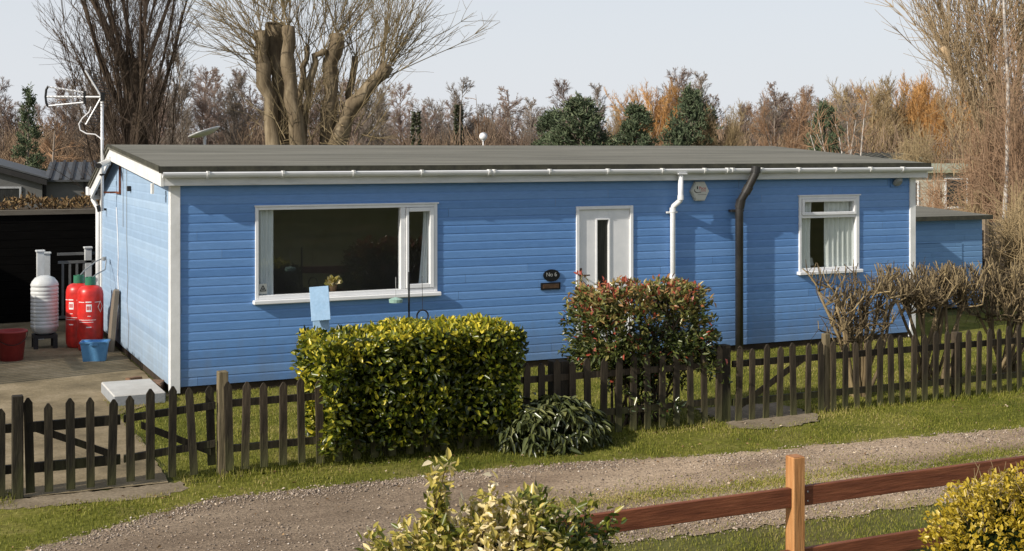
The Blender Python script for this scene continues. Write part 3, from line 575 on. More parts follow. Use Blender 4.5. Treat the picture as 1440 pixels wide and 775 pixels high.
# middle strip and near side of the track
n = 190000; xs = rng.uniform(.9, 11.5, n); ys = rng.uniform(-6.7, -5.5, n); cy = np.interp(xs, [1.2, 2.2, 3.2, 5.4, 9.5], [-6.04, -6.04, -6.12, -6.22, -6.25]); keep = abs(ys-cy+.05*vnoise(xs, ys, 3, 41)) < abs(rng.normal(0, .15, n))*0 + rng.exponential(.13, n)*np.clip((xs-.9)/1.3, 0, 1); keep &= rng.random(n) < .75+.5*vnoise(xs, ys, 6, 8); xs, ys = xs[keep], ys[keep]
tag(blades('track_grass', xs, ys, rng.uniform(.008, .024, len(xs)), .003, .009, .24), 'thin worn grass strip down the middle of the gravel track', 'grass', kind='stuff')
n = 150000; xs = rng.uniform(-1.2, 8.5, n); ys = rng.uniform(-10.2, -6.5, n); keep = (sdf_bot(xs)-ys) > rng.normal(-.06, .17, n) + .12*vnoise(xs, ys, 3.3, 51); keep &= rng.random(n) < .6+.4*vnoise(xs, ys, 4, 9); xs, ys = xs[keep], ys[keep]
tag(blades('roadside_grass', xs, ys, rng.uniform(.012, .034, len(xs)), .0024, .004, .08), 'grass growing under the orange post and rail fence', 'grass', kind='stuff')
# stones of the track
n = 120000; xs = rng.uniform(-3.2, 9.5, n); ys = rng.uniform(-7.4, -4.5, n); e1 = sdf_top(xs)-ys; e2 = ys-sdf_bot(xs)
pr = np.where(e1 > 0, .16 + 1.2*np.exp(-((e1-.14)/.13)**2)*(xs < 3.2) + .5*np.exp(-((e1-.2)/.2)**2)*(xs >= 3.2) + .55*np.exp(-((e2-.25)/.22)**2)*(xs > 1), 0)
pr = pr*np.clip(.7+.8*vnoise(xs, ys, 5, 2), .1, 1.5); pr = np.where((e1 > -.06) & (e1 <= 0), .25, pr)
keep = (rng.random(n) < pr) & (e2 > -.1) & ~((xs > 1.3) & (rng.random(n) < np.exp(-((ys+6.12)/.16)**2))); xs, ys = xs[keep], ys[keep]; n = len(xs)
sz = rng.lognormal(math.log(.0058), .40, n); sz = np.clip(sz, .003, .019)
oct_ = np.array([[1, 0, 0], [0, 1, 0], [-1, 0, 0], [0, -1, 0], [0, 0, .7], [0, 0, -.5]])
V = oct_[None]*sz[:, None, None]*rng.uniform(.7, 1.35, (n, 6, 1)); a = rng.random(n)*6.28; ca, sa = np.cos(a)[:, None], np.sin(a)[:, None]
V = np.stack([V[..., 0]*ca - V[..., 1]*sa, V[..., 0]*sa + V[..., 1]*ca, V[..., 2]], 2) + np.stack([xs, ys, np.full(n, .010)+sz*.2], 1)[:, None]
i = np.arange(n)[:, None]*6
o = npm('gravel', V.reshape(-1, 3), [np.concatenate([i+np.array([q]) for q in ([0, 1, 4], [1, 2, 4], [2, 3, 4], [3, 0, 4], [1, 0, 5], [2, 1, 5], [3, 2, 5], [0, 3, 5])])], M['stone'], attr=np.repeat(rng.beta(1.6, 2.2, n), 6))
tag(o, 'loose pale stones scattered along the edges of the track', 'gravel', kind='stuff')

n = 420; xs = rng.uniform(-3, 9, n); ys = rng.uniform(-7.2, -4.0, n); a = rng.random(n)*6.28
tag(leaves(np.stack([xs, ys, np.full(n, .022)], 1), np.stack([np.cos(a), np.sin(a), np.full(n, .1)], 1), unit_(np.stack([rng.normal(0, .4, n), rng.normal(0, .4, n), np.ones(n)], 1)), rng.uniform(.018, .042, n), rng.uniform(.012, .026, n), M['deadleaf'], 'fallen_leaves', None, rng.random(n), .3, .3), 'dry fallen leaves strewn over the verge and track', 'fallen leaves', kind='stuff')
# ------------------------------------------------------------------ picket fences and gates
FY = -3.9
def picket_mesh(h, w=.072, t=.02, r=None):
    b = NB(); k = .045; prism(b, [(-w/2, 0), (w/2, 0), (w/2, h-k), (w*.12, h-.004), (-w*.12, h-.004), (-w/2, h-k)], -t/2, t/2, 'y')
    bmesh.ops.recalc_face_normals(b, faces=b.faces); me = bpy.data.meshes.new('picket'); b.to_mesh(me); b.free(); me.materials.append(M['picket']); return me
PM = [picket_mesh(h, w) for h, w in ((.74, .066), (.76, .070), (.75, .064), (.735, .068))]
def picket(x, z, parent, tilt=0, dy=0, sc=1):
    o = link(bpy.data.objects.new('picket', rnd.choice(PM))); o.parent = parent; lc = wloc(parent)
    o.location = Vector((x, FY-.045+dy, z)) - lc; o.rotation_euler = (rnd.uniform(-.015, .015), tilt + rnd.gauss(0, .016), rnd.uniform(-.08, .08)); o.scale = (1, 1, sc*rnd.uniform(.97, 1.025)); return o
def bar(name, x0, x1, z0, z1, parent, y0=-.032, y1=.006, m='picket', sag=0):
    b = NB(); prism(b, [(x0, z0), (x1, z0+sag), (x1, z1+sag), (x0, z1)], FY+y0, FY+y1, 'y'); return obj(name, b, M[m], parent)
def post(x, h, parent, m='picket', w=.075, y=0.0, slant=0):
    b = NB(); box(b, x-w/2, x+w/2, FY+y-w/2, FY+y+w/2, -.1, h, .006); return obj('post', b, M[m], parent)
def brace(p, q, parent, t=.06):
    b = NB(); prism(b, [(p[0], p[1]-t/2), (q[0], q[1]-t/2), (q[0], q[1]+t/2), (p[0], p[1]+t/2)], FY-.028, FY-.002, 'y'); obj('brace', b, M['picket'], parent)
# fence left of the drive gates
f0 = thing('picket_fence', 'dark picket fence end at the left edge beside the drive gates', 'fence', (-2.5, FY, 0))
for x in (-3.16, -2.98, -2.80, -2.62, -2.44, -2.27, -2.10): picket(x, .01, f0)
bar('rail', -3.3, -2.02, .20, .27, f0); bar('rail', -3.3, -2.02, .53, .60, f0); brace((-2.9, .2), (-2.12, .56), f0); post(-1.975, .83, f0, w=.085, y=-.05)
# drive gates
g1 = thing('picket_gate', 'left leaf of the dark drive gates hung on the mossy post', 'gate', (-1.55, FY, 0), group='drive gates')
for k, x in enumerate((-1.875, -1.735, -1.565, -1.41, -1.245)): picket(x, .03, g1, dy=.0 if k else .02)
bar('rail', -1.90, -1.17, .19, .27, g1); bar('rail', -1.90, -1.17, .52, .60, g1); brace((-1.86, .56), (-1.2, .26), g1)
for o_ in list(f0.children)+list(g1.children): o_.data = o_.data.copy(); o_.data.materials[0] = M['picketdark']
g2 = thing('picket_gate', 'right leaf of the dark drive gates with one leaning picket', 'gate', (-.75, FY, 0), group='drive gates')
for k, x in enumerate((-1.09, -.93, -.75, -.565)): picket(x, .045, g2, tilt=-.06 if k == 3 else 0)
picket(-.405, .1, g2, dy=.05, sc=.9)
bar('rail', -1.14, -.38, .20, .26, g2, sag=.06); bar('rail', -1.14, -.38, .535, .595, g2, sag=.05); brace((-1.0, .50), (-.42, .22), g2)
for o_ in list(g2.children): o_.data = o_.data.copy(); o_.data.materials[0] = M['picketdark']
# long run in front of the house
f1 = thing('picket_fence', 'long dark picket fence from the drive post past the clipped hedge', 'fence', (2.2, FY, 0))
post(-.315, .90, f1, 'postpale', .085, .0)
xs_ = [-.262] + [(-.13 + .1685*k) for k in range(30)]
for x in xs_: 
    if x < 4.78: picket(x, .05 if x < .5 else .03, f1)
bar('rail', -.27, 2.2, .20, .26, f1); bar('rail', 2.21, 4.82, .20, .26, f1); bar('rail', -.27, 2.2, .59, .65, f1); bar('rail', 2.21, 4.82, .58, .64, f1)
post(1.2, .7, f1, y=.05); post(2.97, .76, f1, w=.16, y=.06); post(4.86, .80, f1, w=.11, y=.02)
# garden gate
g3 = thing('picket_gate', 'small garden gate of brown pickets beside the red-leaved shrub', 'gate', (5.5, FY, 0))
for x in (5.0, 5.17, 5.345, 5.52, 5.70, 5.885, 6.06): picket(x, .015, g3)
bar('rail', 4.95, 6.10, .17, .235, g3); bar('rail', 4.95, 6.10, .565, .63, g3); brace((5.0, .14), (5.86, .60), g3, .065)
# right-hand run
f2 = thing('picket_fence', 'brown picket fence on the right in front of the pruned shrubs', 'fence', (8.2, FY, 0))
post(6.165, .84, f2, 'postpale', .07, .01)
for k in range(29): picket(6.225 + .1585*k, .02 - .02*math.exp(-((k-1)/1.5)**2), f2)
bar('rail', 6.2, 8.4, .17, .235, f2); bar('rail', 8.41, 10.75, .17, .235, f2); bar('rail', 6.2, 8.4, .565, .63, f2); bar('rail', 8.41, 10.75, .565, .63, f2)
post(8.05, .74, f2, w=.09, y=.05); post(10.1, .74, f2, w=.09, y=.05)

# post and rail fence in the foreground
pf = thing('post_and_rail_fence', 'orange-stained post and two-rail fence in the foreground', 'fence', (2.35, -8.3, 0))
b = NB(); box(b, 2.305, 2.395, -8.39, -8.30, -.2, .835, .005); pp = obj('post', b, M['orange'], pf)
b = NB(); box(b, 2.309, 2.391, -8.386, -8.304, .8355, .8375); obj('post_top', b, M['endgrain'], pp)
for xx in (5.05,): b = NB(); box(b, xx-.045, xx+.045, -8.39, -8.30, -.2, .835, .005); obj('post', b, M['orange'], pf)
for (x0, x1, z) in ((.45, 2.302, .515), (2.398, 5.0, .515), (5.1, 7.6, .515), (.45, 2.302, .115), (2.398, 5.0, .115), (5.1, 7.6, .115)):
    b = NB(); box(b, x0, x1, -8.37, -8.333, z, z+.125, .004); obj('rail', b, M['rail'], pf)

for z_ in (.545, .605, .15, .205):
    b = NB(); lathe(b, [(0, 0), (.006, 0), (.006, .002), (0, .003)], (0, 0, 0), 8); bmesh.ops.rotate(b, verts=b.verts, cent=(0, 0, 0), matrix=Matrix.Rotation(R(90), 3, 'X')); bmesh.ops.translate(b, verts=b.verts, vec=(2.43, -8.3705, z_)); obj('nail_head', b, M['steel'], pf)
# ------------------------------------------------------------------ yard things
bk = thing('black_fence', 'black stained board fence with a weathered top plank behind the yard', 'fence', (-4, 7.5, 0))
V, F = [], []
b = NB()
for k in range(13): 
    z = .02 + k*.134; prism(b, [(7.5, z), (7.5, z+.126), (7.515, z+.133), (7.53, z+.133), (7.53, z)], -12, 1.5, 'x')
obj('boards', b, M['blackfence'], bk)
b = NB(); box(b, -12, 1.5, 7.46, 7.56, 1.755, 1.84, .006); obj('top_plank', b, M['coping'], bk)
for x in (-8, -5, -2, 1): b = NB(); box(b, x, x+.09, 7.54, 7.63, 0, 1.75); obj('post', b, M['blackfence'], bk)
def gas(x, y, rz, label):
    t = thing('gas_cylinder', label, 'gas cylinder', (x, y, .012), group='red gas cylinders')
    b = NB(); lathe(b, [(0, .02), (.13, .02), (.14, 0), (.15, 0), (.155, .03), (.165, .06), (.168, .12), (.168, .78), (.162, .83), (.145, .875), (.11, .905), (.06, .92), (0, .925)], (0, 0, 0), 32); bd = obj('body', b, M['red'], t, False, True)
    b = NB(); lathe(b, [(.055, .91), (.068, .92), (.068, 1.03), (.062, 1.03), (.062, .925)], (0, 0, 0), 20); lathe(b, [(0, .98), (.03, .98), (.03, 1.035), (0, 1.04)], (0, 0, 0), 12); obj('valve_guard', b, M['green'], t, False)
    r0 = .1695
    def patch(bm, a0, a1, z0, z1, r=r0):
        for k in range(6):
            t0, t1 = a0+(a1-a0)*k/6, a0+(a1-a0)*(k+1)/6
            bm.faces.new([bm.verts.new((r*math.cos(q), r*math.sin(q), z)) for q, z in ((t0, z0), (t1, z0), (t1, z1), (t0, z1))])
    c0 = -math.pi/2 - YAW*.0 - .15
    b = NB(); patch(b, c0-.30, c0+.12, .555, .66); lab = obj('label', b, M['whiteink'], t, False)
    for q in ((c0-.35, c0+.10, .685, .70), (c0-1.0, c0-.45, .685, .694), (c0+.35, c0+.8, .685, .694), (c0-1.0, c0+.45, .435, .442), (c0-.9, c0+.25, .405, .412), (c0-.3, c0+.1, .33, .345), (c0-.2, c0+.05, .49, .498)):
        b = NB(); patch(b, *q); obj('text_line', b, M['whiteink'], t, False)
    b = NB(); dd = [(.62, .62), (.85, .70), (1.08, .62), (.85, .54), (.62, .62)]
    tube(b, [((r0+.0005)*math.cos(c0+q), (r0+.0005)*math.sin(c0+q), z) for (q0, z0), (q1, z1) in zip(dd, dd[1:]) for q, z in [(q0+(q1-q0)*u, z0+(z1-z0)*u) for u in (0, .25, .5, .75)]] + [((r0+.0005)*math.cos(c0+.62), (r0+.0005)*math.sin(c0+.62), .62)], .004, 5); obj('hazard_diamond', b, M['whiteink'], t, False)
    for k in range(3): b = NB(); patch(b, c0-.25+k*.11, c0-.17+k*.11, .58, .635, r0+.001); obj('letter', b, M['red'], lab, False)
    t.rotation_euler.z = rz; t.scale = (1.06, 1.06, .985); return t
gas(-.36, 4.02, 0, 'front red gas cylinder with green cap beside the gable')
gas(-.47, 4.38, -.5, 'rear red gas cylinder with green cap, half hidden by the other')
b = NB(); tube(b, [(-.36, 4.02, 1.0), (-.26, 4.1, 1.06), (-.12, 4.3, 1.10), (-.06, 4.6, 1.22)], .009, 6); tube(b, [(-.47, 4.38, 1.0), (-.38, 4.5, 1.08), (-.2, 4.6, 1.2), (-.05, 4.7, 1.25)], .009, 6); lathe(b, [(0, -.03), (.035, -.02), (.035, .02), (0, .03)], (-.09, 4.62, 1.23), 10)
tag(obj('gas_hose', b, M['greyink']), 'thin gas hoses looping from the cylinder valves to the wall', 'hose')
tk = thing('ribbed_tank', 'white ribbed barrel-shaped tank on a dark stand in the yard', 'tank', (-.92, 4.5, 0))
prof = [(0, .2), (.10, .205), (.16, .235), (.18, .29)]
for k in range(11): z = .30 + k*.052; prof += [(.186, z), (.19, z+.02), (.186, z+.04), (.18, z+.046)]
prof += [(.184, .885), (.190, .89), (.190, .905), (.175, .945), (.13, 1.0), (.06, 1.03), (0, 1.035)]
b = NB(); lathe(b, prof, (-.92, 4.5, 0), 36); obj('tank_body', b, M['tank'], tk, smooth=True)
b = NB(); box(b, -1.08, -.76, 4.34, 4.66, .155, .2); [box(b, x-.03, x+.03, y-.03, y+.03, .012, .154) for x in (-1.05, -.79) for y in (4.37, 4.63)]; obj('stand', b, M['vandark'], tk)
ba = thing('balustrade', 'grey balustrade with white capped posts against the black fence', 'railing', (-.4, 5.9, 0))
for (x, y, h) in ((-.89, 5.4, 1.33), (-.72, 6.2, 1.24), (-.10, 6.25, 1.30)):
    b = NB(); box(b, x-.05, x+.05, y-.05, y+.05, 0, h-.03, .004); box(b, x-.065, x+.065, y-.065, y+.065, h-.029, h, .006); obj('newel_post', b, M['tank'], ba)
b = NB(); box(b, -.55, .5, 6.3, 6.34, 1.17, 1.21); box(b, -.55, .5, 6.2, 6.24, 1.05, 1.09); box(b, -.55, .5, 6.2, 6.24, .2, .24); obj('rail', b, M['balus'], ba)
for k in range(9): b = NB(); x = -.48+k*.105; box(b, x-.017, x+.017, 6.205, 6.235, .241, 1.049); obj('baluster', b, M['balus'], ba)
bt = thing('bucket', 'faded red plastic bucket at the left edge of the yard', 'bucket', (-1.44, 3.5, .012))
b = NB(); lathe(b, [(0, .0), (.15, .0), (.19, .37), (.205, .37), (.205, .395), (.185, .395), (.146, .015), (0, .015)], (0, 0, 0), 28); obj('bucket_body', b, M['redbucket'], bt, False, True)
b = NB(); tube(b, [(.205*math.cos(a), .205*math.sin(a)*.98, .38 - .16*abs(math.sin(a))) for a in np.linspace(math.pi, 2*math.pi, 16)], .005, 6); obj('handle', b, M['black'], bt, False)
ct = thing('storage_crate', 'blue rectangular plastic crate on the ground by the gable', 'crate', (-.44, 2.98, .012), -.25)
b = NB(); 
def crate(bm, s, z0, z1, off):
    lo = [(-.19+off, -.12+off), (.19-off, -.12+off), (.19-off, .12-off), (-.19+off, .12-off)]; hi = [(-.235+off, -.155+off), (.235-off, -.155+off), (.235-off, .155-off), (-.235+off, .155-off)]
    A_ = [bm.verts.new((x, y, z0)) for x, y in lo]; B_ = [bm.verts.new((x, y, z1)) for x, y in hi]
    bm.faces.new(A_); [bm.faces.new((A_[i], A_[(i+1) % 4], B_[(i+1) % 4], B_[i])) for i in range(4)]; return B_
crate(b, 1, 0, .30, 0); obj('crate_shell', b, M['crate'], ct, False)
b = NB(); crate(b, 1, .012, .298, .01); obj('crate_inside', b, M['cratein'], ct, False)
b = NB(); [box(b, *q, .283, .312, .004) for q in ((-.25, .25, -.172, -.150), (-.25, .25, .150, .172), (-.25, -.226, -.149, .149), (.226, .25, -.149, .149))]; box(b, -.07, .07, -.182, -.165, .25, .282, .004); obj('rim', b, M['crate'], ct, False); ct.scale = (.74, .74, .84)
b = NB(); pts = [(-.02, 0), (.24, 0), (.235, .5), (.20, .72), (.14, .83), (.06, .86), (-.02, .84)]
prism(b, [(y, z) for y, z in pts], -.03, .03, 'x'); bmesh.ops.rotate(b, verts=b.verts, cent=(0, 0, 0), matrix=Matrix.Rotation(R(5), 3, 'Y')); bmesh.ops.translate(b, verts=b.verts, vec=(-.125, 3.66, .014))
o = obj('plank', b, M['slat']); tag(o, 'weathered rounded board leaning against the gable behind the crate', 'board')
sf = thing('added_shade_fence', 'unseen tall grey slatted fence added left of the yard to shade it', 'fence', (-3.4, 4.5, 0))  # added out of view to shade the yard; rear slats widened for that
b = NB()
for k, y in enumerate(np.arange(1.2, 7.4, .125)): box(b, -3.41, -3.39, y, y+(.085 if y < 2.6 else .122) + .006*math.sin(k*3.1), .05, 2.15 + .02*math.sin(k*1.7))
obj('slats', b, M['slat'], sf)
b = NB(); box(b, -3.45, -3.411, 1.6, 7.4, .4, .48); box(b, -3.45, -3.411, 1.6, 7.4, 1.6, 1.68); obj('rail', b, M['slat'], sf)

# ------------------------------------------------------------------ bird table pieces behind the hedge
nx, ny, nz_ = .98, -2.5, 0
nb = thing('nest_box', 'pale blue tilted bird box on a post behind the clipped hedge', 'bird box', (nx, ny, 0))
Mx = Matrix.Translation((nx, ny, 1.30)) @ Matrix.Rotation(-YAW*.7, 4, 'Z') @ Matrix.Rotation(R(-4), 4, 'Y')
b = NB(); box(b, -.095, .095, -.015, .015, -.2, .14, .003, Mx @ Matrix.Rotation(R(-12), 4, 'X')); obj('roof_board', b, M['nest'], nb)
b = NB(); box(b, -.085, .075, .03, .15, -.30, .06, .003, Mx); obj('box_body', b, M['nest'], nb)
b = NB(); box(b, nx-.03, nx+.03, ny+.05, ny+.11, 0, 1.0, .003); obj('post', b, M['postpale'], nb)
fx, fy = 2.12, -2.0
fp = thing('bird_feeder_pole', 'thin black shepherd-crook feeder pole standing behind the hedge', 'bird feeder', (fx, fy, 0))
b = NB(); tube(b, [(fx, fy, 0), (fx, fy, 1.50)], .011, 8)
for s in (-1, 1): tube(b, [(fx, fy, 1.42)] + [(fx + s*(.075 - .075*math.cos(a)), fy, 1.42 + .07*math.sin(a)) for a in np.linspace(0, math.pi*1.05, 10)], .005, 6)
obj('crook', b, M['black'], fp)
hb = thing('hanging_feeder', 'small pale green seed feeder hanging from the left crook', 'bird feeder', (fx-.15, fy, 1.2))
b = NB(); tube(b, [(fx-.15, fy, 1.45), (fx-.15, fy, 1.24)], .003, 5); obj('hook', b, M['steel'], hb)
b = NB(); lathe(b, [(0, .0), (.07, .0), (.075, .035), (.05, .045), (0, .06)], (fx-.15, fy, 1.18), 14); obj('tray', b, M['palegreen'], hb)
hr = thing('hanging_ring', 'dark ring feeder hanging low from the right crook', 'bird feeder', (fx+.15, fy, 1.0))
b = NB(); tube(b, [(fx+.15, fy, 1.45), (fx+.155, fy, 1.09)], .003, 5); tube(b, [(fx+.155 + .065*math.cos(a), fy, 1.02 + .065*math.sin(a)) for a in np.linspace(0, 2*math.pi, 18)], .009, 6); obj('ring', b, M['vandark'], hr)

# ------------------------------------------------------------------ plants
def unit(v): return v/np.linalg.norm(v, axis=1, keepdims=True)
def box_leaves(x0, x1, y0, y1, z0, z1, n, seed):
    r = np.random.default_rng(seed); ar = np.array([(x1-x0)*(z1-z0), (x1-x0)*(z1-z0)*.6, (x1-x0)*(y1-y0)*1.3, (y1-y0)*(z1-z0), (y1-y0)*(z1-z0)]); k = r.choice(5, n, p=ar/ar.sum())
    u, v = r.random(n), r.random(n); P_ = np.zeros((n, 3)); Nn = np.zeros((n, 3))
    X, Y, Z = x0+(x1-x0)*u, y0+(y1-y0)*v, z0+(z1-z0)*v
    for f, (px, py, pz, nn) in enumerate(((X, np.full(n, y0), Z, (0, -1, 0)), (X, np.full(n, y1), Z, (0, 1, 0)), (X, Y, np.full(n, z1), (0, 0, 1)), (np.full(n, x0), y0+(y1-y0)*u, Z, (-1, 0, 0)), (np.full(n, x1), y0+(y1-y0)*u, Z, (1, 0, 0)))):
        m = k == f; P_[m] = np.stack([px, py, pz], 1)[m]; Nn[m] = nn
    return P_, Nn, k, r
hg = thing('clipped_hedge', 'square-clipped yellow-green laurel hedge growing over the picket fence', 'hedge', (1.4, -3.8, 0))
HX0, HX1, HY0, HY1, HZ0, HZ1 = .56, 2.38, -4.20, -3.26, .12, 1.12
P_, Nn, k, r = box_leaves(HX0, HX1, HY0, HY1, HZ0, HZ1, 17500, 5)
bul = .05*np.sin(P_[:, 0]*5+1)+.045*np.sin(P_[:, 2]*7+P_[:, 0]*3)+.03*np.sin(P_[:, 0]*13+P_[:, 1]*9)
dep_ = r.exponential(.075, len(P_)); P_ = P_ + Nn*(bul-dep_+.02)[:, None] + r.normal(0, .012, P_.shape)
c = np.array([(HX0+HX1)/2, (HY0+HY1)/2, .62]); rr = (P_-c)/np.array([1.0, .5, .52]); m4 = (abs(rr)**12).sum(1)**(1/12); P_ = c + (P_-c)/np.maximum(m4, 1)[:, None]**.55
low = np.clip((.42-P_[:, 2])/.42, 0, 1); P_[:, 1] += low**1.5*.22*(P_[:, 1] < -3.7); keep = r.random(len(P_)) > low*.75
P_, Nn, dep_ = P_[keep], Nn[keep], dep_[keep]; n = len(P_)
D = unit(Nn*.5 + r.normal(0, .65, (n, 3)) + np.array([0, 0, .15])); up = unit(Nn*.8 + r.normal(0, .7, (n, 3)) + np.array([0, 0, .35]))
rv = np.clip(.09 + r.beta(1.15, 1.7, n)*.88 + .34*(Nn[:, 2] > .5) + .2*(Nn[:, 0] < -.5) - dep_*2.4, 0, 1)  # top and left leaves yellowed as if sunlit, deep ones darkened as shade
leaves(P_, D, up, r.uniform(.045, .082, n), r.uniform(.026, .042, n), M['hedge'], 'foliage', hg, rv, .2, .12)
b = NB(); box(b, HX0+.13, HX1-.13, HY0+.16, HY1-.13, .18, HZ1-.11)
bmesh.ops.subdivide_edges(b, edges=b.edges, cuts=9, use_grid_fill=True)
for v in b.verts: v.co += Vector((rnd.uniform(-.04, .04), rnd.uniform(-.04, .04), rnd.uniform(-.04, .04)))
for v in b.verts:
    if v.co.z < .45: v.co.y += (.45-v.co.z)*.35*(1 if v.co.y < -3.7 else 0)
obj('inner_core', b, M['hedgecore'], hg)
# generic branching for stems
def wob(p, d, L, n, w, up, r):
    pts = [np.array(p, float)]; d = np.array(d, float); d /= np.linalg.norm(d)
    for i in range(n-1):
        d = d + r.normal(0, w, 3); d[2] += up; d /= np.linalg.norm(d); pts.append(pts[-1] + d*L/(n-1))
    return np.array(pts)
class Tubes:
    def __init__(s): s.g = {}
    def add(s, pts, r0, r1, sides=3, rv=.5):
        k = (len(pts), sides); s.g.setdefault(k, []).append((pts, np.linspace(r0, r1, len(pts)), rv))
    def build(s, name, m, parent=None, world=True, smooth=True, cap=False):
        V, F, A_, n0 = [], {}, [], 0
        for (k, sd), L in s.g.items():
            Pp = np.array([q[0] for q in L]); Rr = np.array([q[1] for q in L]); rv = np.array([q[2] for q in L]); n = len(L)
            T = np.empty_like(Pp); T[:, 1:-1] = Pp[:, 2:]-Pp[:, :-2]; T[:, 0] = Pp[:, 1]-Pp[:, 0]; T[:, -1] = Pp[:, -1]-Pp[:, -2]; T /= np.linalg.norm(T, axis=2, keepdims=True)+1e-9
            ov = Pp[:, -1]-Pp[:, 0]; ov = ov/(np.linalg.norm(ov, axis=1, keepdims=True)+1e-9); ref = np.where(abs(ov[:, None, 2:3]) < .65, np.array([0, 0, 1.]), np.array([.8, .6, 0])) + 0*T; a = np.cross(T, ref); a /= np.linalg.norm(a, axis=2, keepdims=True)+1e-9; b_ = np.cross(T, a)
            th = np.arange(sd)*2*math.pi/sd; ring = Pp[:, :, None] + (a[:, :, None]*np.cos(th)[None, None, :, None] + b_[:, :, None]*np.sin(th)[None, None, :, None])*Rr[:, :, None, None]
            V.append(ring.reshape(-1, 3)); A_.append(np.repeat(rv, k*sd))
            idx = np.arange(n*k*sd).reshape(n, k, sd) + n0; nx_ = np.roll(idx, -1, 2)
            F.setdefault(4, []).append(np.stack([idx[:, :-1], nx_[:, :-1], nx_[:, 1:], idx[:, 1:]], -1).reshape(-1, 4))
            if cap: F.setdefault(sd, []).append(idx[:, -1].reshape(-1, sd))
            n0 += n*k*sd
        return npm(name, np.concatenate(V), [np.concatenate(q) for q in F.values()], m, parent, world, np.concatenate(A_), smooth)
# red-leaved photinia
r = np.random.default_rng(21); ph = thing('photinia_shrub', 'red-tipped glossy photinia shrub growing through the fence beside the gate', 'shrub', (4.1, -3.6, 0))
tb = Tubes(); LP, LD = [], []
for k in range(26):
    p0 = (4.05 + r.uniform(-.3, .3), -3.55 + r.normal(0, .06), 0); tgt = np.array([r.uniform(3.62, 4.72), r.uniform(-3.9, -3.2), r.uniform(.75, 1.40)])
    pts = wob(p0, (tgt-np.array(p0))*np.array([.7, .7, 1.2]), np.linalg.norm(tgt-np.array(p0)), 7, .13, .02, r); pts += (tgt-pts[-1])*np.linspace(0, 1, 7)[:, None]; tb.add(pts, .016, .006, 5)
    for j in range(9):
        q = pts[r.integers(2, 7)]; s_ = wob(q, r.normal(0, 1, 3)+np.array([0, 0, .8]), r.uniform(.1, .22), 4, .2, .06, r); tb.add(s_, .005, .002, 3); LP.append(s_[-1]); LD.append(s_[-1]-s_[-2]); LP.append(s_[2]); LD.append(s_[2]-s_[1])
tb.build('stems', M['stem'], ph)
n = 800; sh = r.normal(size=(n*3, 3)); sh /= np.linalg.norm(sh, axis=1, keepdims=True)
cen = np.array([4.07, -3.58, .98]); shell = cen + np.sign(sh)*abs(sh)**.62*np.array([.82, .44, .48])*r.uniform(.62, 1.0, (n*3, 1)); shell = shell[(vnoise(shell[:, 0], shell[:, 2]*1.3, 9, 4) > -.30)]
low_ = np.stack([r.uniform(3.55, 4.85, 150), r.uniform(-4.08, -3.6, 150), r.uniform(.12, .65, 150)], 1); low_ = low_[vnoise(low_[:, 0], low_[:, 2], 8, 6) > .02]
CL = np.concatenate([np.array(LP), shell, low_]); CLd = np.concatenate([np.array(LD)*8, (shell-cen)+np.array([0, 0, .35]), r.normal(0, .3, (len(low_), 3))+np.array([0, -.2, .4])])
n = len(CL); nl = 5; D = unit(np.repeat(unit(CLd), nl, 0)*.7 + r.normal(0, .55, (n*nl, 3))); Pp = np.repeat(CL, nl, 0) + r.normal(0, .02, (n*nl, 3)); ht = Pp[:, 2]
ctone = np.repeat(r.normal(0, .16, n), nl); rv = np.clip(.38 + .36*np.clip((ht-1.1)/.35, -.4, 1) + ctone*1.15 + r.normal(0, .09, n*nl), 0, 1); rv = np.where((r.random(n*nl) < .035), .97, rv)
leaves(Pp, D, unit(r.normal(0, .6, (n*nl, 3))+np.array([0, 0, 1])), r.uniform(.05, .085, n*nl), r.uniform(.022, .034, n*nl), M['photinia'], 'foliage', ph, rv, .22, .15)
# drooping laurel in front of the fence
r = np.random.default_rng(31); lr = thing('laurel_bush', 'low dark bush of drooping glossy leaves at the foot of the fence', 'bush', (2.75, -4.3, 0))
tb = Tubes(); LP, LD = [], []
for k in range(120):
    a = r.random()*6.28; q = r.random()**.6; top = np.array([2.74 + .53*q*math.cos(a), -4.14 + .34*q*math.sin(a), .09 + .37*math.sqrt(max(0, 1-q*q*.93)) * r.uniform(.8, 1.05)])
    pts = wob((2.74+r.normal(0, .1), -4.2+r.normal(0, .05), 0), top-np.array([2.74, -4.12, 0]), np.linalg.norm(top-np.array([2.74, -4.12, 0])), 5, .06, .02, r); pts += (top-pts[-1])*np.linspace(0, 1, 5)[:, None]; tb.add(pts, .007, .004, 4); LP.append(top); LD.append(pts[-1]-pts[-2])
tb.build('stems', M['stem'], lr)
for k in range(60):
    a = r.random()*6.28; q = r.uniform(.75, 1.0); LP.append(np.array([2.74 + .55*q*math.cos(a), -4.14 + .36*q*math.sin(a), r.uniform(.06, .22)])); LD.append(np.zeros(3))
n = len(LP); nl = 8; ph_ = np.tile(np.arange(nl)*2*math.pi/nl, n) + np.repeat(r.random(n)*6, nl); D = np.stack([np.cos(ph_), np.sin(ph_), r.normal(-.55, .4, n*nl)], 1)
D = D + .5*unit(np.repeat(np.array(LP)-np.array([2.74, -4.12, .1]), nl, 0)); Pp = np.repeat(np.array(LP), nl, 0)+r.normal(0, .015, (n*nl, 3)); L_ = r.uniform(.085, .14, n*nl)
leaves(Pp, D, unit(r.normal(0, .3, (n*nl, 3))+np.array([0, 0, 1])), L_, L_*r.uniform(.27, .36, n*nl), M['laurel'], 'foliage', lr, np.clip(r.normal(.5, .25, n*nl), 0, 1), .14, .5)
b = NB(); lathe(b, [(.30, .03), (.36, .12), (.30, .24), (.16, .32), (0, .34)], (0, 0, 0), 14)
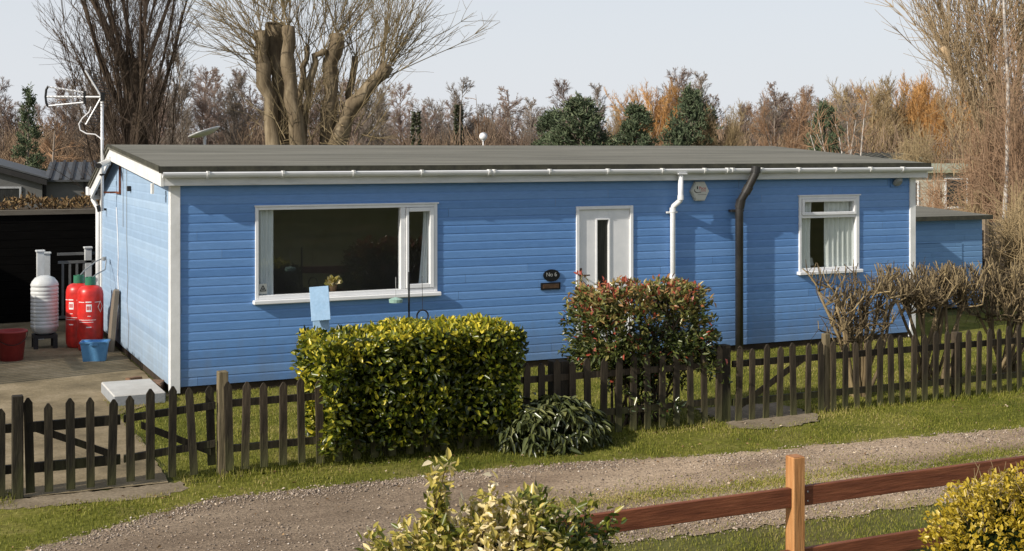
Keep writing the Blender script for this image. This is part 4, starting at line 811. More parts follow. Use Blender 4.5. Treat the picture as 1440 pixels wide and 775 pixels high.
for v in b.verts: v.co = Vector((2.74+v.co.x*1.1+rnd.uniform(-.03, .03), -4.16+v.co.y*.5+rnd.uniform(-.02, .02), v.co.z*.9))
obj('inner_core', b, M['hedgecore'], lr)
# pruned bare shrubs behind the right-hand fence
def pruned(cx, cy, x0, x1, top, seed, label, ns=9, twn=7, hz=.45, stub=5, thick=.024, lo=3):
    r = np.random.default_rng(seed); t = thing('pruned_shrub', label, 'shrub', (cx, cy, 0)); tb = Tubes(); fine = Tubes()
    for k in range(ns):
        p0 = np.array([cx + r.normal(0, .09), cy + r.normal(0, .06), 0]); tx = x0 + (x1-x0)*(k+.5+r.uniform(-.3, .3))/ns
        tgt = np.array([tx, cy + r.uniform(-.16, .22), r.uniform(hz, top-.28)]); L = np.linalg.norm(tgt-p0); pts = wob(p0, (tgt-p0), L, 8, .10, .0, r); pts += (tgt-pts[-1])*np.linspace(0, 1, 8)[:, None]
        tb.add(pts, thick*r.uniform(.7, 1.1), thick*.6, 7, r.uniform(.2, .8))
        for j in range(twn):
            q = pts[r.integers(lo, 8)]; d = r.normal(0, .9, 3)*np.array([1, .8, .4]) + np.array([0, 0, .55]); L2 = min(r.uniform(.18, .42), max(.1, (top-q[2]))); s_ = wob(q, d, L2, 5, .22, .10, r); tb.add(s_, .011, .007, 5, r.uniform(.2, .9))
            for i in range(stub):
                e = s_[r.integers(2, 5)]; h = max(.04, min(r.uniform(.06, .22), top - e[2] + r.uniform(-.03, .05))); fine.add(wob(e, r.normal(0, .45, 3)+np.array([0, 0, 1.1]), h, 3, .14, .1, r), .0055, .004, 4, r.random())
            for i in range(4): fine.add(wob(s_[r.integers(1, 5)], r.normal(0, 1, 3)+np.array([0, 0, .1]), r.uniform(.08, .25), 4, .25, .03, r), .004, .002, 3, r.random()*.6)
    tb.build('branches', M['pruned'], t, cap=True); fine.build('twigs', M['pruned'], t, cap=True)
pruned(7.10, -3.35, 6.60, 7.50, 1.52, 41, 'open bare pruned shrub below the small window', 15, 6, 1.02, 4, .024, 4)
pruned(8.26, -3.2, 7.80, 8.78, 1.44, 42, 'dense flat-topped pruned shrub in front of the white corner post', 13, 11, 1.0, 9, .027, 6)
pruned(9.5, -3.2, 9.08, 10.2, 1.46, 43, 'pruned shrub with slanting branches at the right edge of the garden', 12, 10, .95, 7, .027, 5)
# foreground bushes
def leafy(name, label, c, rad, ncl, nl, lmin, lmax, asp, m, seed, tone, core=None, shoots=(), pw=1.0, zcut=0, group=None):
    r = np.random.default_rng(seed); t = thing(name, label, 'bush', (c[0], c[1], 0)); tb = Tubes()
    sh = r.normal(size=(ncl, 3)); sh /= np.linalg.norm(sh, axis=1, keepdims=True); sh[:, 2] = np.where(sh[:, 2] < -.3, -sh[:, 2], sh[:, 2])
    Q = np.array(c) + np.sign(sh)*abs(sh)**pw*np.array(rad)*r.uniform(.55, 1.03, (ncl, 1))*(1+.13*vnoise(sh[:, 0]*3, sh[:, 2]*3+sh[:, 1]*2, 2.2, seed))[:, None]; dirs = (Q-np.array(c))/np.array(rad)+np.array([0, 0, .4])
    ks = r.choice(ncl, min(160, ncl), replace=False)
    for k in ks:
        p0 = np.array([c[0]+r.normal(0, rad[0]*.15), c[1]+r.normal(0, rad[1]*.15), .0]); pts = wob(p0, Q[k]-p0, np.linalg.norm(Q[k]-p0), 6, .1, .03, r); pts += (Q[k]-pts[-1])*np.linspace(0, 1, 6)[:, None]; tb.add(pts, .008, .002, 4)
    EP, ED = [], []
    for (sx, sy, sz, L) in shoots:
        pts = wob((sx, sy, sz-L), r.normal(0, .18, 3)+np.array([0, 0, 1]), L, 9, .07, .03, r); tb.add(pts, .006, .002, 5)
        for j in range(2, 9):
            for _ in range(2): EP.append(pts[j]); ED.append(r.normal(0, .8, 3)+np.array([0, 0, .7]))
    if EP: Q = np.concatenate([Q, np.array(EP)]); dirs = np.concatenate([dirs, np.array(ED)])
    tb.build('stems', M['stem'], t); n = len(Q)
    D = unit(np.repeat(unit(dirs), nl, 0)*.75 + r.normal(0, .55, (n*nl, 3))); Pp = np.repeat(Q, nl, 0)+r.normal(0, lmax*.35, (n*nl, 3))
    rv = np.clip(tone(Pp, r) , 0, 1); L = r.uniform(lmin, lmax, n*nl)
    leaves(Pp, D, unit(r.normal(0, .6, (n*nl, 3))+np.array([-.2, -.2, 1])), L, L*asp*r.uniform(.8, 1.2, n*nl), M[m], 'foliage', t, rv, .2, .18)
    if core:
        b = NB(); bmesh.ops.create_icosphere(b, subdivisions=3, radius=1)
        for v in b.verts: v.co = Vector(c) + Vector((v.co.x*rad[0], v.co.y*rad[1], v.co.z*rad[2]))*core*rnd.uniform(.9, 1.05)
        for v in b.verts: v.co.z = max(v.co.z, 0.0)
        obj('inner_core', b, M['hedgecore'], t)
    return t
def tone_bush(Pp, r):
    base = .45 + .30*vnoise(Pp[:, 0], Pp[:, 2]+Pp[:, 1], 7, 77) + r.normal(0, .14, len(Pp)); 
    base += .35*np.exp(-((Pp[:, 0]+.12)/.22)**2) - .36*np.clip((Pp[:, 0]-.12)/.25, 0, 1); return base
bx, by = -.21, -9.25
leafy('variegated_bush', 'cream and green leaved bush with upright shoots in the foreground', (bx, by, .58), (.60, .34, .46), 900, 5, .034, .066, .46, 'bush', 51, lambda Pp, r: .56 + .28*vnoise(Pp[:, 0], Pp[:, 2]+Pp[:, 1], 7, 77) + r.normal(0, .20, len(Pp)) + .34*np.exp(-((Pp[:, 0]-bx+.02)/.18)**2) - .34*np.clip((Pp[:, 0]-bx-.2)/.2, 0, 1), .62,
      [(bx-.32, by+.02, 1.30, .42), (bx-.29, by, 1.22, .35), (bx-.36, by, 1.12, .3), (bx-.12, by, 1.15, .3), (bx-.2, by, 1.17, .3), (bx-.06, by, 1.12, .3), (bx+.30, by, 1.03, .25), (bx-.5, by-.05, 1.0, .25), (bx+.14, by, 1.06, .25), (bx+.5, by+.05, .98, .3), (bx+.62, by, .92, .25), (bx-.58, by, .92, .2)], .8)
px_, py_, _ = P(1425, 760, 6.9)
leafy('golden_privet', 'golden-leaved privet bush rounding up at the lower right corner', (px_+.10, py_, .52), (.52, .48, .54), 2600, 5, .020, .038, .55, 'privet', 61, lambda Pp, r: .60 + .2*vnoise(Pp[:, 0], Pp[:, 2], 8, 5) + r.normal(0, .22, len(Pp)), .84,
      [(px_-.3+.06*k, py_-.1+.05*(k % 3), 1.06+.03*(k % 4), .2) for k in range(12)], .85)

pv = [o for o in bpy.data.objects if o.name.startswith('golden_privet')][0]; r = np.random.default_rng(66); tb = Tubes()
for k in range(90): a = np.array([px_ + .1 + r.uniform(-.26, .3), py_ + r.uniform(-.2, .2), .98 + r.uniform(-.05, .04)]); tb.add(wob(a, r.normal(0, .35, 3)+np.array([0, 0, 1.]), r.uniform(.06, .19), 4, .15, .02, r), .0022, .0012, 3, r.random())
tb.build('twigs', M['t_olive'], pv)
# ------------------------------------------------------------------ trees
def crown_tree(spec, seed):
    """spec levels -> polylines per level [(pts, r0, r1)]"""
    r = np.random.default_rng(seed); out = []; cur = []
    H = spec['h']
    for k in range(spec.get('stems', 1)):
        sp_ = spec.get('spread', 0); d = np.array([r.normal(0, sp_), r.normal(0, sp_), 1.]); pts = wob((r.normal(0, .05*spec.get('stems', 1)**.5), r.normal(0, .05), 0), d, H*r.uniform(.85, 1), 10, spec.get('wob', .05), .03, r); cur.append((pts, spec['r'], spec['r']*.12))
    out.append(cur)
    for lv in spec['levels']:
        nxt = []
        for (pts, r0, r1) in cur:
            L0 = np.linalg.norm(pts[-1]-pts[0]); n = len(pts)
            for j in range(max(1, int(r.poisson(lv['n'])))):
                t = lv['t0'] + (1-lv['t0'])*r.random()**lv.get('bias', 1); f = t*(n-1); i = min(int(f), n-2); q = pts[i] + (pts[i+1]-pts[i])*(f-i); tan = pts[i+1]-pts[i]; tan /= np.linalg.norm(tan)
                pr_ = r.normal(size=3); pr_ -= tan*pr_.dot(tan); pr_ /= np.linalg.norm(pr_)
                a = lv['ang']*r.uniform(.7, 1.3); d = tan*math.cos(a) + pr_*math.sin(a)
                L = L0*lv['L']*(1-lv.get('tap', .5)*t)*r.uniform(.6, 1.15); rr0 = max(lv['rmin'], (r0+(r1-r0)*t)*.55)
                nxt.append((wob(q, d, L, lv.get('k', 5), lv.get('wob', .12), lv.get('up', .05), r), rr0, max(.003, rr0*.35)))
        out.append(nxt); cur = nxt
    return out
def build_tree(root, lv, mt_, mc, split=2, sides=(9, 6, 4, 3, 3)):
    a, c_ = Tubes(), Tubes()
    for i, L in enumerate(lv):
        for (pts, r0, r1) in L: (a if i < split else c_).add(pts, r0, r1, sides[i], .5)
    return a.build('trunk', mt_, root, False), c_.build('crown', mc, root, False)
# ---- far treeline prototypes
PROTO = {}
def proto(key, spec, seed, mt_, mc, split=1):
    root = bpy.data.objects.new(key, None); root.location = (0, 0, 0)
    a, c_ = build_tree(root, crown_tree(spec, seed), M[mt_], M[mc], split); PROTO[key] = (root, [a.data, c_.data]); 
    for o in (a, c_): bpy.data.objects.remove(o)
    bpy.data.objects.remove(root); PROTO[key] = PROTO[key][1]
FT = .0115
birch_spec = dict(h=8, r=.10, wob=.03, levels=[dict(n=48, t0=.15, ang=.72, L=.34, tap=.62, rmin=.022, up=.09, k=6), dict(n=13, t0=.2, ang=.6, L=.5, tap=.4, rmin=FT, up=.0, k=5), dict(n=8, t0=.2, ang=.6, L=.55, tap=.4, rmin=FT*.8, up=-.03, k=4)])
round_spec = dict(h=6.2, r=.12, stems=3, spread=.16, wob=.06, levels=[dict(n=22, t0=.12, ang=.8, L=.5, tap=.45, rmin=.025, up=.07, k=6), dict(n=15, t0=.15, ang=.7, L=.5, tap=.4, rmin=FT, up=.03, k=5), dict(n=8, t0=.2, ang=.6, L=.5, tap=.4, rmin=FT*.8, up=.02, k=4)])
will_spec = dict(h=5, r=.12, stems=7, spread=.34, wob=.05, levels=[dict(n=13, t0=.05, ang=.5, L=.55, tap=.3, rmin=.024, up=.12, k=6), dict(n=15, t0=.1, ang=.42, L=.5, tap=.3, rmin=FT, up=.10, k=5), dict(n=4, t0=.2, ang=.4, L=.5, tap=.3, rmin=FT*.8, up=.06, k=4)])
alder_spec = dict(h=7.5, r=.11, wob=.03, levels=[dict(n=46, t0=.1, ang=1.05, L=.33, tap=.68, rmin=.024, up=.05, k=6), dict(n=11, t0=.25, ang=.6, L=.45, tap=.4, rmin=FT, up=.03, k=4), dict(n=7, t0=.2, ang=.7, L=.5, tap=.4, rmin=FT*.9, up=.02, k=3)])
proto('birch_a', birch_spec, 1, 't_grey', 't_mauve'); proto('birch_b', birch_spec, 2, 't_grey', 't_grey')
proto('round_a', round_spec, 3, 't_grey', 't_rust'); proto('round_b', round_spec, 4, 't_grey', 't_grey')
rw_spec = dict(h=5.6, r=.13, stems=4, spread=.2, wob=.06, levels=[dict(n=20, t0=.08, ang=.6, L=.5, tap=.4, rmin=.024, up=.09, k=6), dict(n=15, t0=.1, ang=.55, L=.5, tap=.35, rmin=FT, up=.05, k=5), dict(n=7, t0=.2, ang=.55, L=.5, tap=.35, rmin=FT*.8, up=.03, k=4)])
proto('will_o', rw_spec, 5, 't_olive', 't_orange'); proto('will_y', rw_spec, 6, 't_olive', 't_olive'); proto('alder', alder_spec, 7, 't_grey', 't_mauve'); proto('alder_r', alder_spec, 8, 't_grey', 't_rust')
def conifer(key, H, W_, seed, dens=1, gap=0., pw=.8):
    r = np.random.default_rng(seed); tb = Tubes(); tb.add(wob((0, 0, 0), (0, 0, 1), H, 8, .02, .02, r), .14, .02, 7); PT, DD = [], []
    nb_ = int(70*dens)
    for k in range(nb_):
        t = .06 + .94*(k+r.random())/nb_; rad = W_/2*(1-t)**pw*min(1, .55+2.2*t)*r.uniform(.65, 1.1)+.12; a = r.random()*6.28; q = np.array([0, 0, H*t*.97]); pts = wob(q, (math.cos(a), math.sin(a), .25), rad, 5, .1, .06, r); tb.add(pts, .03, .01, 3)
        for j in range(int(26*max(.4, rad/W_*2))):
            u = .25+.75*r.random(); i = min(int(u*4), 3); PT.append(pts[i]+(pts[i+1]-pts[i])*(u*4-i)+r.normal(0, .13, 3)); DD.append(pts[i+1]-pts[i])
    tr = tb.build('trunk', M['t_grey'], None, False); PT = np.array(PT); DD = unit(np.array(DD)); n = len(PT); nl = 5
    D = unit(np.repeat(DD, nl, 0)*.5+r.normal(0, .6, (n*nl, 3))+np.array([0, 0, .35])); tone = np.repeat(np.clip(r.normal(.42, .2, n), 0, 1), nl)
    cr = leaves(np.repeat(PT, nl, 0)+r.normal(0, .06, (n*nl, 3)), D, r.normal(size=(n*nl, 3)), r.uniform(.16, .34, n*nl), r.uniform(.05, .10, n*nl), M['needle'], 'crown', None, tone)
    PROTO[key] = [tr.data, cr.data]
    for o in (tr, cr): bpy.data.objects.remove(o)
conifer('pine_a', 6.5, 6.6, 71, 2.0, pw=.60); conifer('pine_b', 6.5, 4.6, 72, 1.7, pw=.50); conifer('spruce', 7, 3.4, 73, .7, pw=.9)
TH = dict(birch_a=9.2, birch_b=9.2, round_a=8.2, round_b=8.2, will_o=7.4, will_y=7.4, alder=8.2, alder_r=8.2, pine_a=6.7, pine_b=6.7, spruce=7.2)
for k_ in list(TH):
    if 'pine' in k_ or 'spruce' in k_: continue
    me_ = PROTO[k_][1]; a_ = np.empty(len(me_.vertices)*3, dtype=np.float32); me_.vertices.foreach_get('co', a_); TH[k_] = float(np.percentile(a_[2::3], 99.6))
def ftree(px, top, Z, key, label, name='bare_tree', wx=1.0, group=None):
    x, y, _ = P(px, 213, Z); h = CAM[2] + (213-top)/1850*Z; s = h/TH[key]
    t = thing(name, label, 'tree', (x, y, 0), rnd.random()*6.28, group)
    for nm, me in zip(('trunk', 'crown'), PROTO[key]):
        o = link(bpy.data.objects.new(nm, me)); o.parent = t; o.scale = (s*wx, s*wx, s)
GB = 'bare trees of the far woodland'
LBL = 'bare grey-brown tree in the hazy far woodland behind the roof'
LBLR = 'bare tree of the dense russet woodland right of the last dark conifer'
for (px, top, Z, key, wx) in ((-25, 100, 66, 'birch_b', 1), (8, 108, 70, 'birch_a', 1), (75, 140, 62, 'alder_r', 1), (100, 112, 72, 'birch_a', 1), (128, 98, 70, 'birch_b', 1), (160, 110, 75, 'birch_a', 1), (228, 92, 68, 'birch_a', 1), (262, 72, 64, 'birch_b', .9), (292, 96, 70, 'birch_a', .9), (322, 104, 66, 'birch_b', 1), (350, 98, 72, 'birch_a', 1), (385, 112, 76, 'birch_b', 1), (440, 110, 74, 'birch_a', 1), (500, 112, 70, 'birch_a', 1), (535, 108, 66, 'birch_b', 1), (562, 118, 74, 'birch_a', 1), (600, 146, 70, 'alder', 1), (625, 140, 78, 'round_b', 1), (672, 138, 72, 'alder_r', 1), (700, 142, 76, 'alder', 1), (722, 121, 68, 'alder', 1), (748, 138, 74, 'birch_b', 1), (770, 150, 80, 'round_b', 1)):
    ftree(px, top, Z, key, LBL, wx=wx, group=GB)
ftree(640, 110, 70, 'birch_b', 'tall pale birch with a dark ivy-wrapped trunk behind the roof', 'birch_tree')
ftree(802, 112, 76, 'birch_a', 'mauve bare birch standing just behind the widest dark conifer', 'birch_tree'); ftree(845, 118, 78, 'birch_b', 'thin grey birch on the right shoulder of the widest dark conifer', 'birch_tree')
ftree(40, 118, 58, 'spruce', 'thin green spruce rising beside the aerial at the far left', 'spruce_tree', .8)
ftree(778, 152, 58, 'pine_b', 'small dark conifer touching the left of the widest conifer', 'pine_tree'); ftree(815, 133, 56, 'pine_a', 'widest dark green conifer above the middle of the roof', 'pine_tree', 1.05)
ftree(893, 144, 55, 'pine_b', 'narrow dark conifer in front of the orange willows', 'pine_tree'); ftree(972, 121, 62, 'pine_a', 'dark conifer on the right side of the orange willows', 'pine_tree', .8)
GO = 'orange willows beside the conifers'
for (px, top, Z, key, wx) in ((905, 122, 68, 'will_o', .8), (932, 116, 70, 'will_o', .8), (868, 150, 70, 'will_y', .7), (1003, 152, 62, 'will_y', .7), (1025, 165, 62, 'will_y', .7)): ftree(px, top, Z, key, 'bushy orange-brown willow among the dark conifers', 'willow_tree', wx, GO)
ftree(948, 97, 82, 'birch_a', 'tall faint birch rising above the orange willows', 'birch_tree'); ftree(988, 102, 84, 'birch_b', 'faint bare birch above the conifer right of the orange willows', 'birch_tree')
for (px, top, Z, key, wx) in ((1040, 146, 78, 'birch_a', 1), (1066, 138, 72, 'round_b', .8), (1090, 114, 70, 'alder', 1), (1098, 130, 64, 'round_a', .7), (1122, 122, 74, 'birch_a', 1), (1148, 128, 72, 'round_a', .8), (1168, 140, 62, 'round_b', .8), (1195, 122, 74, 'birch_a', 1), (1215, 116, 68, 'will_y', .8), (1238, 108, 70, 'will_y', .9), (1262, 110, 72, 'will_o', .8), (1290, 112, 74, 'will_o', .8), (1315, 110, 70, 'will_o', .8), (1345, 120, 72, 'round_a', .9), (1385, 115, 74, 'round_b', .9), (1430, 110, 74, 'round_a', .9)): ftree(px, top, Z, key, LBLR, 'bare_tree' if 'will' not in key else 'willow_tree', wx, 'russet woodland trees')
ftree(1160, 142, 58, 'pine_b', 'dull green conifer half hidden in the russet woodland', 'pine_tree', .7)
# second, farther row closing the gaps
TP = np.array([(0, 118), (60, 136), (100, 108), (130, 98), (230, 90), (262, 80), (300, 95), (350, 100), (500, 112), (560, 118), (590, 150), (620, 138), (640, 120), (660, 142), (700, 142), (722, 130), (745, 143), (770, 146), (800, 122), (850, 124), (880, 146), (910, 122), (950, 108), (1000, 112), (1020, 142), (1050, 140), (1090, 120), (1130, 124), (1170, 130), (1200, 124), (1230, 114), (1300, 112), (1440, 105)])
for k in range(62):
    px = -40 + k*24.5 + rnd.uniform(-8, 8); top = float(np.interp(px, TP[:, 0], TP[:, 1])) + rnd.uniform(2, 26); key = rnd.choice(['birch_a', 'birch_b', 'alder', 'round_b', 'birch_a'] if px < 1020 else ['round_a', 'birch_a', 'round_b', 'will_y', 'alder_r', 'round_a'])
    ftree(px, top, rnd.uniform(80, 95), key, LBL if px < 600 else ('bare tree in the hazy wood behind the dark conifers' if px < 1020 else LBLR), 'bare_tree', 1.05, GB if px < 600 else ('bare trees behind the conifers' if px < 1020 else 'russet woodland trees'))
# ivy on two trunks
for (px, top, bot, Z, lb_) in ((645, 148, 230, 69, 'dark ivy column clothing the trunk of the tall pale birch'), (585, 158, 230, 66, 'dark ivy-clad stump left of the tall pale birch')):
    x, y, zt = P(px, top, Z); r = np.random.default_rng(int(px)); n = 900; t = thing('ivy', lb_, 'ivy', (x, y, 0)); a = r.random(n)*6.28; zz = r.random(n)*zt; rad = .22*(1-.55*zz/zt)*r.uniform(.6, 1.2, n)
    Pp = np.stack([rad*np.cos(a), rad*np.sin(a), zz], 1); leaves(Pp, np.stack([np.cos(a), np.sin(a), r.normal(0, .5, n)], 1), r.normal(size=(n, 3)), r.uniform(.12, .22, n), r.uniform(.1, .18, n), M['ivy'], 'foliage', t, r.random(n), world=False)
    tb = Tubes(); tb.add(wob((0, 0, 0), (0, 0, 1), zt, 5, .02, 0, r), .09, .05, 6); tb.build('trunk', M['t_grey'], t, False)
# white-stemmed birch clump at the right
x, y, _ = P(1190, 213, 50); t = thing('birch_clump', 'clump of slanting white birch stems above the right end of the roof', 'birch', (x, y, 0)); r = np.random.default_rng(81); tb, tw = Tubes(), Tubes()
for k in range(7):
    pts = wob((r.normal(0, .25), r.normal(0, .2), 0), (r.normal(-.12, .22), r.normal(0, .2), 1), r.uniform(3.6, 4.8), 8, .05, .01, r); tb.add(pts, .055, .012, 6)
    for j in range(26): tw.add(wob(pts[r.integers(4, 8)], r.normal(0, .7, 3)+np.array([0, 0, 1]), r.uniform(.4, 1.1), 4, .15, .03, r), .012, .006, 3)
tb.build('trunk', M['birchbark'], t, False); tw.build('crown', M['t_rust'], t, False)
# scrub at the foot of the far wood (uncountable)
r = np.random.default_rng(91); tb = Tubes()
for k in range(34000):
    px = r.uniform(-60, 1500); Z = r.uniform(64, 92); x, y, _ = P(px, 213, Z); hh_ = CAM[2] + (r.uniform(-8, 46) + 12*math.sin(px*.021) + 8*math.sin(px*.057))/1850*Z; hh_ = max(1.2, hh_)
    L = r.uniform(.9, 1.9); z0_ = max(0, hh_-L)*r.random()**.4; tone = np.clip(.45 + .3*math.sin(px*.013+1)+.25*math.sin(px*.041) + r.normal(0, .18) + .25*(px > 1000), 0, 1)
    tb.add(wob((x, y, z0_), r.normal(0, .4, 3)+np.array([0, 0, 1]), L, 4, .16, .03, r), .026, .011, 3, tone)
tag(tb.build('scrub', M['scrub']), 'tangled brown scrub at the foot of the far woodland', 'scrub', kind='stuff')

# ---- dark poplar on the left
x, y, _ = P(190, 213, 34); po = thing('poplar_tree', 'tall dark many-stemmed poplar behind the aerial', 'tree', (x, y, 0)); r = np.random.default_rng(101); L0, L1, L2, L3 = [], [], [], []
main = wob((0, 0, 0), (-.02, 0, 1), 5.2, 8, .02, .02, r); L0.append((main, .42, .26))
lr_ = np.array([CC, -SS, 0]); bk_ = np.array([SS, CC, 0])
for k in range(21):
    t = r.uniform(.30, 1.0); f = t*7; i = min(int(f), 6); q = main[i]+(main[i+1]-main[i])*(f-i); a = r.uniform(-1, 1); d = lr_*(.30*a-.05) + bk_*r.normal(0, .2) + np.array([0, 0, 1.]); L = r.uniform(4.5, 7.5); pts = wob(q, d*np.array([1.6, 1.6, 1]), L, 10, .045, .085, r); L1.append((pts, r.uniform(.04, .09), .012))
for k in range(16): q = main[0]+np.array([r.normal(0, .3), r.normal(0, .3), 0]); d = lr_*r.uniform(-.30, .24)+bk_*r.normal(0, .2)+np.array([0, 0, 1.]); L1.append((wob(q, d, r.uniform(5, 7.5), 10, .03, .04, r), r.uniform(.02, .04), .008))
for (pts, a0, a1) in L1:
    for j in range(22):
        i = r.integers(1, 9); tan = pts[i+1 if i < 9 else 9]-pts[i]; L2.append((wob(pts[i], tan/np.linalg.norm(tan)+r.normal(0, .33, 3), r.uniform(.8, 2.0), 6, .07, .06, r), .011, .004))
for (pts, a0, a1) in L2:
    for j in range(5): i = r.integers(1, 5); tan = pts[i+1]-pts[i]; L3.append((wob(pts[i], tan/np.linalg.norm(tan)+r.normal(0, .4, 3), r.uniform(.35, .9), 4, .09, .05, r), .006, .003))
build_tree(po, [L0, L1, L2, L3], M['darkbark'], M['darktwig'], 2)
# ---- pollarded willow
Zp = 32; bx_, by_, _ = P(432, 213, Zp); pw = thing('pollard_willow', 'pollarded willow with thick sawn-off stems and a spray of thin shoots', 'tree', (bx_, by_, 0)); r = np.random.default_rng(111)
def L3d(px, py, dz=0): v = P(px, py, Zp+dz); return np.array([v[0]-bx_, v[1]-by_, v[2]])
stems = [([(415, 374), (393, 240), (381, 150), (369, 90), (366, 44)], 13, 11, .1), ([(425, 374), (402, 230), (394, 140), (388, 80), (386, 33)], 14, 14, .5), ([(432, 374), (424, 230), (413, 150), (404, 90), (405, 38)], 13, 11, -.3), ([(420, 230), (417, 170), (424, 120), (432, 66)], 6, 4.5, .3), ([(424, 220), (430, 140), (443, 82), (456, 70)], 6, 4.5, 0), ([(445, 374), (460, 220), (463, 140), (468, 85), (473, 48)], 13, 11, .2), ([(462, 230), (485, 155), (495, 118), (500, 80)], 6.5, 5, .5), ([(450, 374), (468, 215), (492, 155), (522, 117), (546, 92)], 13, 10, -.1)]
tb, tw, cu = Tubes(), Tubes(), NB()
def smooth_path(pp, n=12):
    pp = np.array(pp); s = np.linspace(0, 1, len(pp)); q = np.linspace(0, 1, n); return np.stack([np.interp(q, s, pp[:, k]) for k in range(3)], 1)
SH = []
for si, (pxs, w0, w1, dz) in enumerate(stems):
    pts = smooth_path([L3d(a, b_, dz*(1-a*0)) for a, b_ in pxs]); pts[1:-1] += r.normal(0, .035, (len(pts)-2, 3)); sc_ = Zp/1850
    rad = np.linspace(w0*sc_*.92, w1*sc_*.84, 12)*(1+r.normal(0, .085, 12)); rad[-1] *= 1.05
    tb.g.setdefault((12, 10), []).append((pts, rad, .5)); tb.add(np.array([pts[-1]+np.array([0, 0, -.02]), pts[-1]+np.array([0, 0, .02])]), rad[-1]*.98, rad[-1]*.85, 10)
    big = w1 > 8; c3 = np.array([0, 0, 3.5])
    for k in range(20 if big else 11):
        i = r.choice([11, 11, 11, 10, 10, 9, 8, 6, 4]); q = pts[i]; outw = lr_*((q.dot(lr_))*.22 + r.normal(0, .42)) + bk_*r.normal(0, .4); d = outw + np.array([0, 0, r.uniform(.45, 1.2)]); SH.append((q, d, r.uniform(1.6, 3.6)*(1 if i > 7 else .6)))
for k in range(60): q = L3d(r.uniform(395, 520), r.uniform(150, 230), r.normal(0, .4)); SH.append((q, r.normal(0, .7, 3)+np.array([0, 0, .8]), r.uniform(.6, 1.5)))
for k in range(19): q = L3d(r.uniform(362, 372), r.uniform(45, 110)); SH.append((q, -lr_*r.uniform(.5, 1.2)+bk_*r.normal(0, .3)+np.array([0, 0, r.uniform(.1, .9)]), r.uniform(1.3, 2.3)))
for k in range(22): q = L3d(r.uniform(520, 546), r.uniform(92, 118)); SH.append((q, lr_*r.uniform(.1, 1.0)+bk_*r.normal(0, .35)+np.array([0, 0, r.uniform(.3, 1.1)]), r.uniform(1.6, 3.2)))
for (q, d, L) in SH:
    pts = wob(q, d, L, 8, .06, .045, r); tw.add(pts, .014, .005, 4)
    for j in range(int(7*L/2)+3):
        i = r.integers(1, 7); tan = (pts[i+1]-pts[i]); tan /= np.linalg.norm(tan); s_ = wob(pts[i], tan+r.normal(0, .38, 3), r.uniform(.35, 1.1), 5, .08, .03, r); tw.add(s_, .007, .003, 3)
        if r.random() < .6: tw.add(wob(s_[2], (s_[3]-s_[2])*8+r.normal(0, .5, 3), r.uniform(.2, .5), 3, .1, .02, r), .006, .003, 3)
tb.build('trunk', M['bark'], pw, False, cap=True); tw.build('crown', M['shoot'], pw, False)
# ---- right-hand willow with a pale cut limb
Zr = 30; rx, ry, _ = P(1395, 213, Zr); rw = thing('cut_willow', 'bare willow with one pale sawn limb at the top right', 'tree', (rx, ry, 0)); r = np.random.default_rng(121)
def R3(px, py, dz=0): v = P(px, py, Zr+dz); return np.array([v[0]-rx, v[1]-ry, v[2]])
tb, tw, tc_ = Tubes(), Tubes(), Tubes(); sc_ = Zr/1850
limb = smooth_path([R3(1395, 374), R3(1392, 220), R3(1390, 200), R3(1377, 170, -.5)], 12); tb.add(limb, .06, .072, 9)
tc_.add(smooth_path([R3(1376, 168, -.5), R3(1352, 112, -.6), R3(1336, 84, -.6), R3(1325, 66, -.6)], 6), .075, .07, 9)
mains = [smooth_path([R3(1395, 374), R3(1400, 220), R3(1398, 130), R3(1390, 60)], 12), smooth_path([R3(1400, 374), R3(1420, 220), R3(1432, 120), R3(1440, 50)], 12)]
for m_ in mains: tb.add(m_, .09, .04, 9)
for k in range(130):
    if r.random() < .4: q = R3(r.uniform(1325, 1380), 0)*np.array([1, 1, 0]) ; u = r.random(); q = R3(1325+55*u, 66+90*u, r.normal(0, .2))
    else: m_ = mains[r.integers(2)]; q = m_[r.integers(5, 12)]
    d = lr_*r.normal(-.12, .36)+bk_*r.normal(0, .35)+np.array([0, 0, r.uniform(.5, 1.2)]); pts = wob(q, d, r.uniform(1.6, 3.8), 8, .05, .04, r); tw.add(pts, .013, .005, 4)
    for j in range(12):
        i = r.integers(1, 7); tan = (pts[i+1]-pts[i]); tan /= np.linalg.norm(tan); s_ = wob(pts[i], tan+r.normal(0, .36, 3), r.uniform(.35, 1.1), 5, .08, .03, r); tw.add(s_, .009, .004, 3)
for k in range(46):
    q = R3(r.uniform(1335, 1400), r.uniform(130, 250), -1.2); pts = wob(q, lr_*r.normal(-.1, .3)+np.array([0, 0, 1.]), r.uniform(1.0, 2.4), 7, .06, .03, r); tw.add(pts, .010, .004, 3)
    for j in range(9):
        i = r.integers(1, 6); tan = (pts[i+1]-pts[i]); tan /= np.linalg.norm(tan); tw.add(wob(pts[i], tan+r.normal(0, .4, 3), r.uniform(.3, .9), 4, .1, .03, r), .006, .003, 3)
tb.build('trunk', M['shoot'], rw, False, cap=True); tc_.build('cut_limb', M['cutwood'], rw, False, cap=True); tw.build('crown', M['tanshoot'], rw, False)
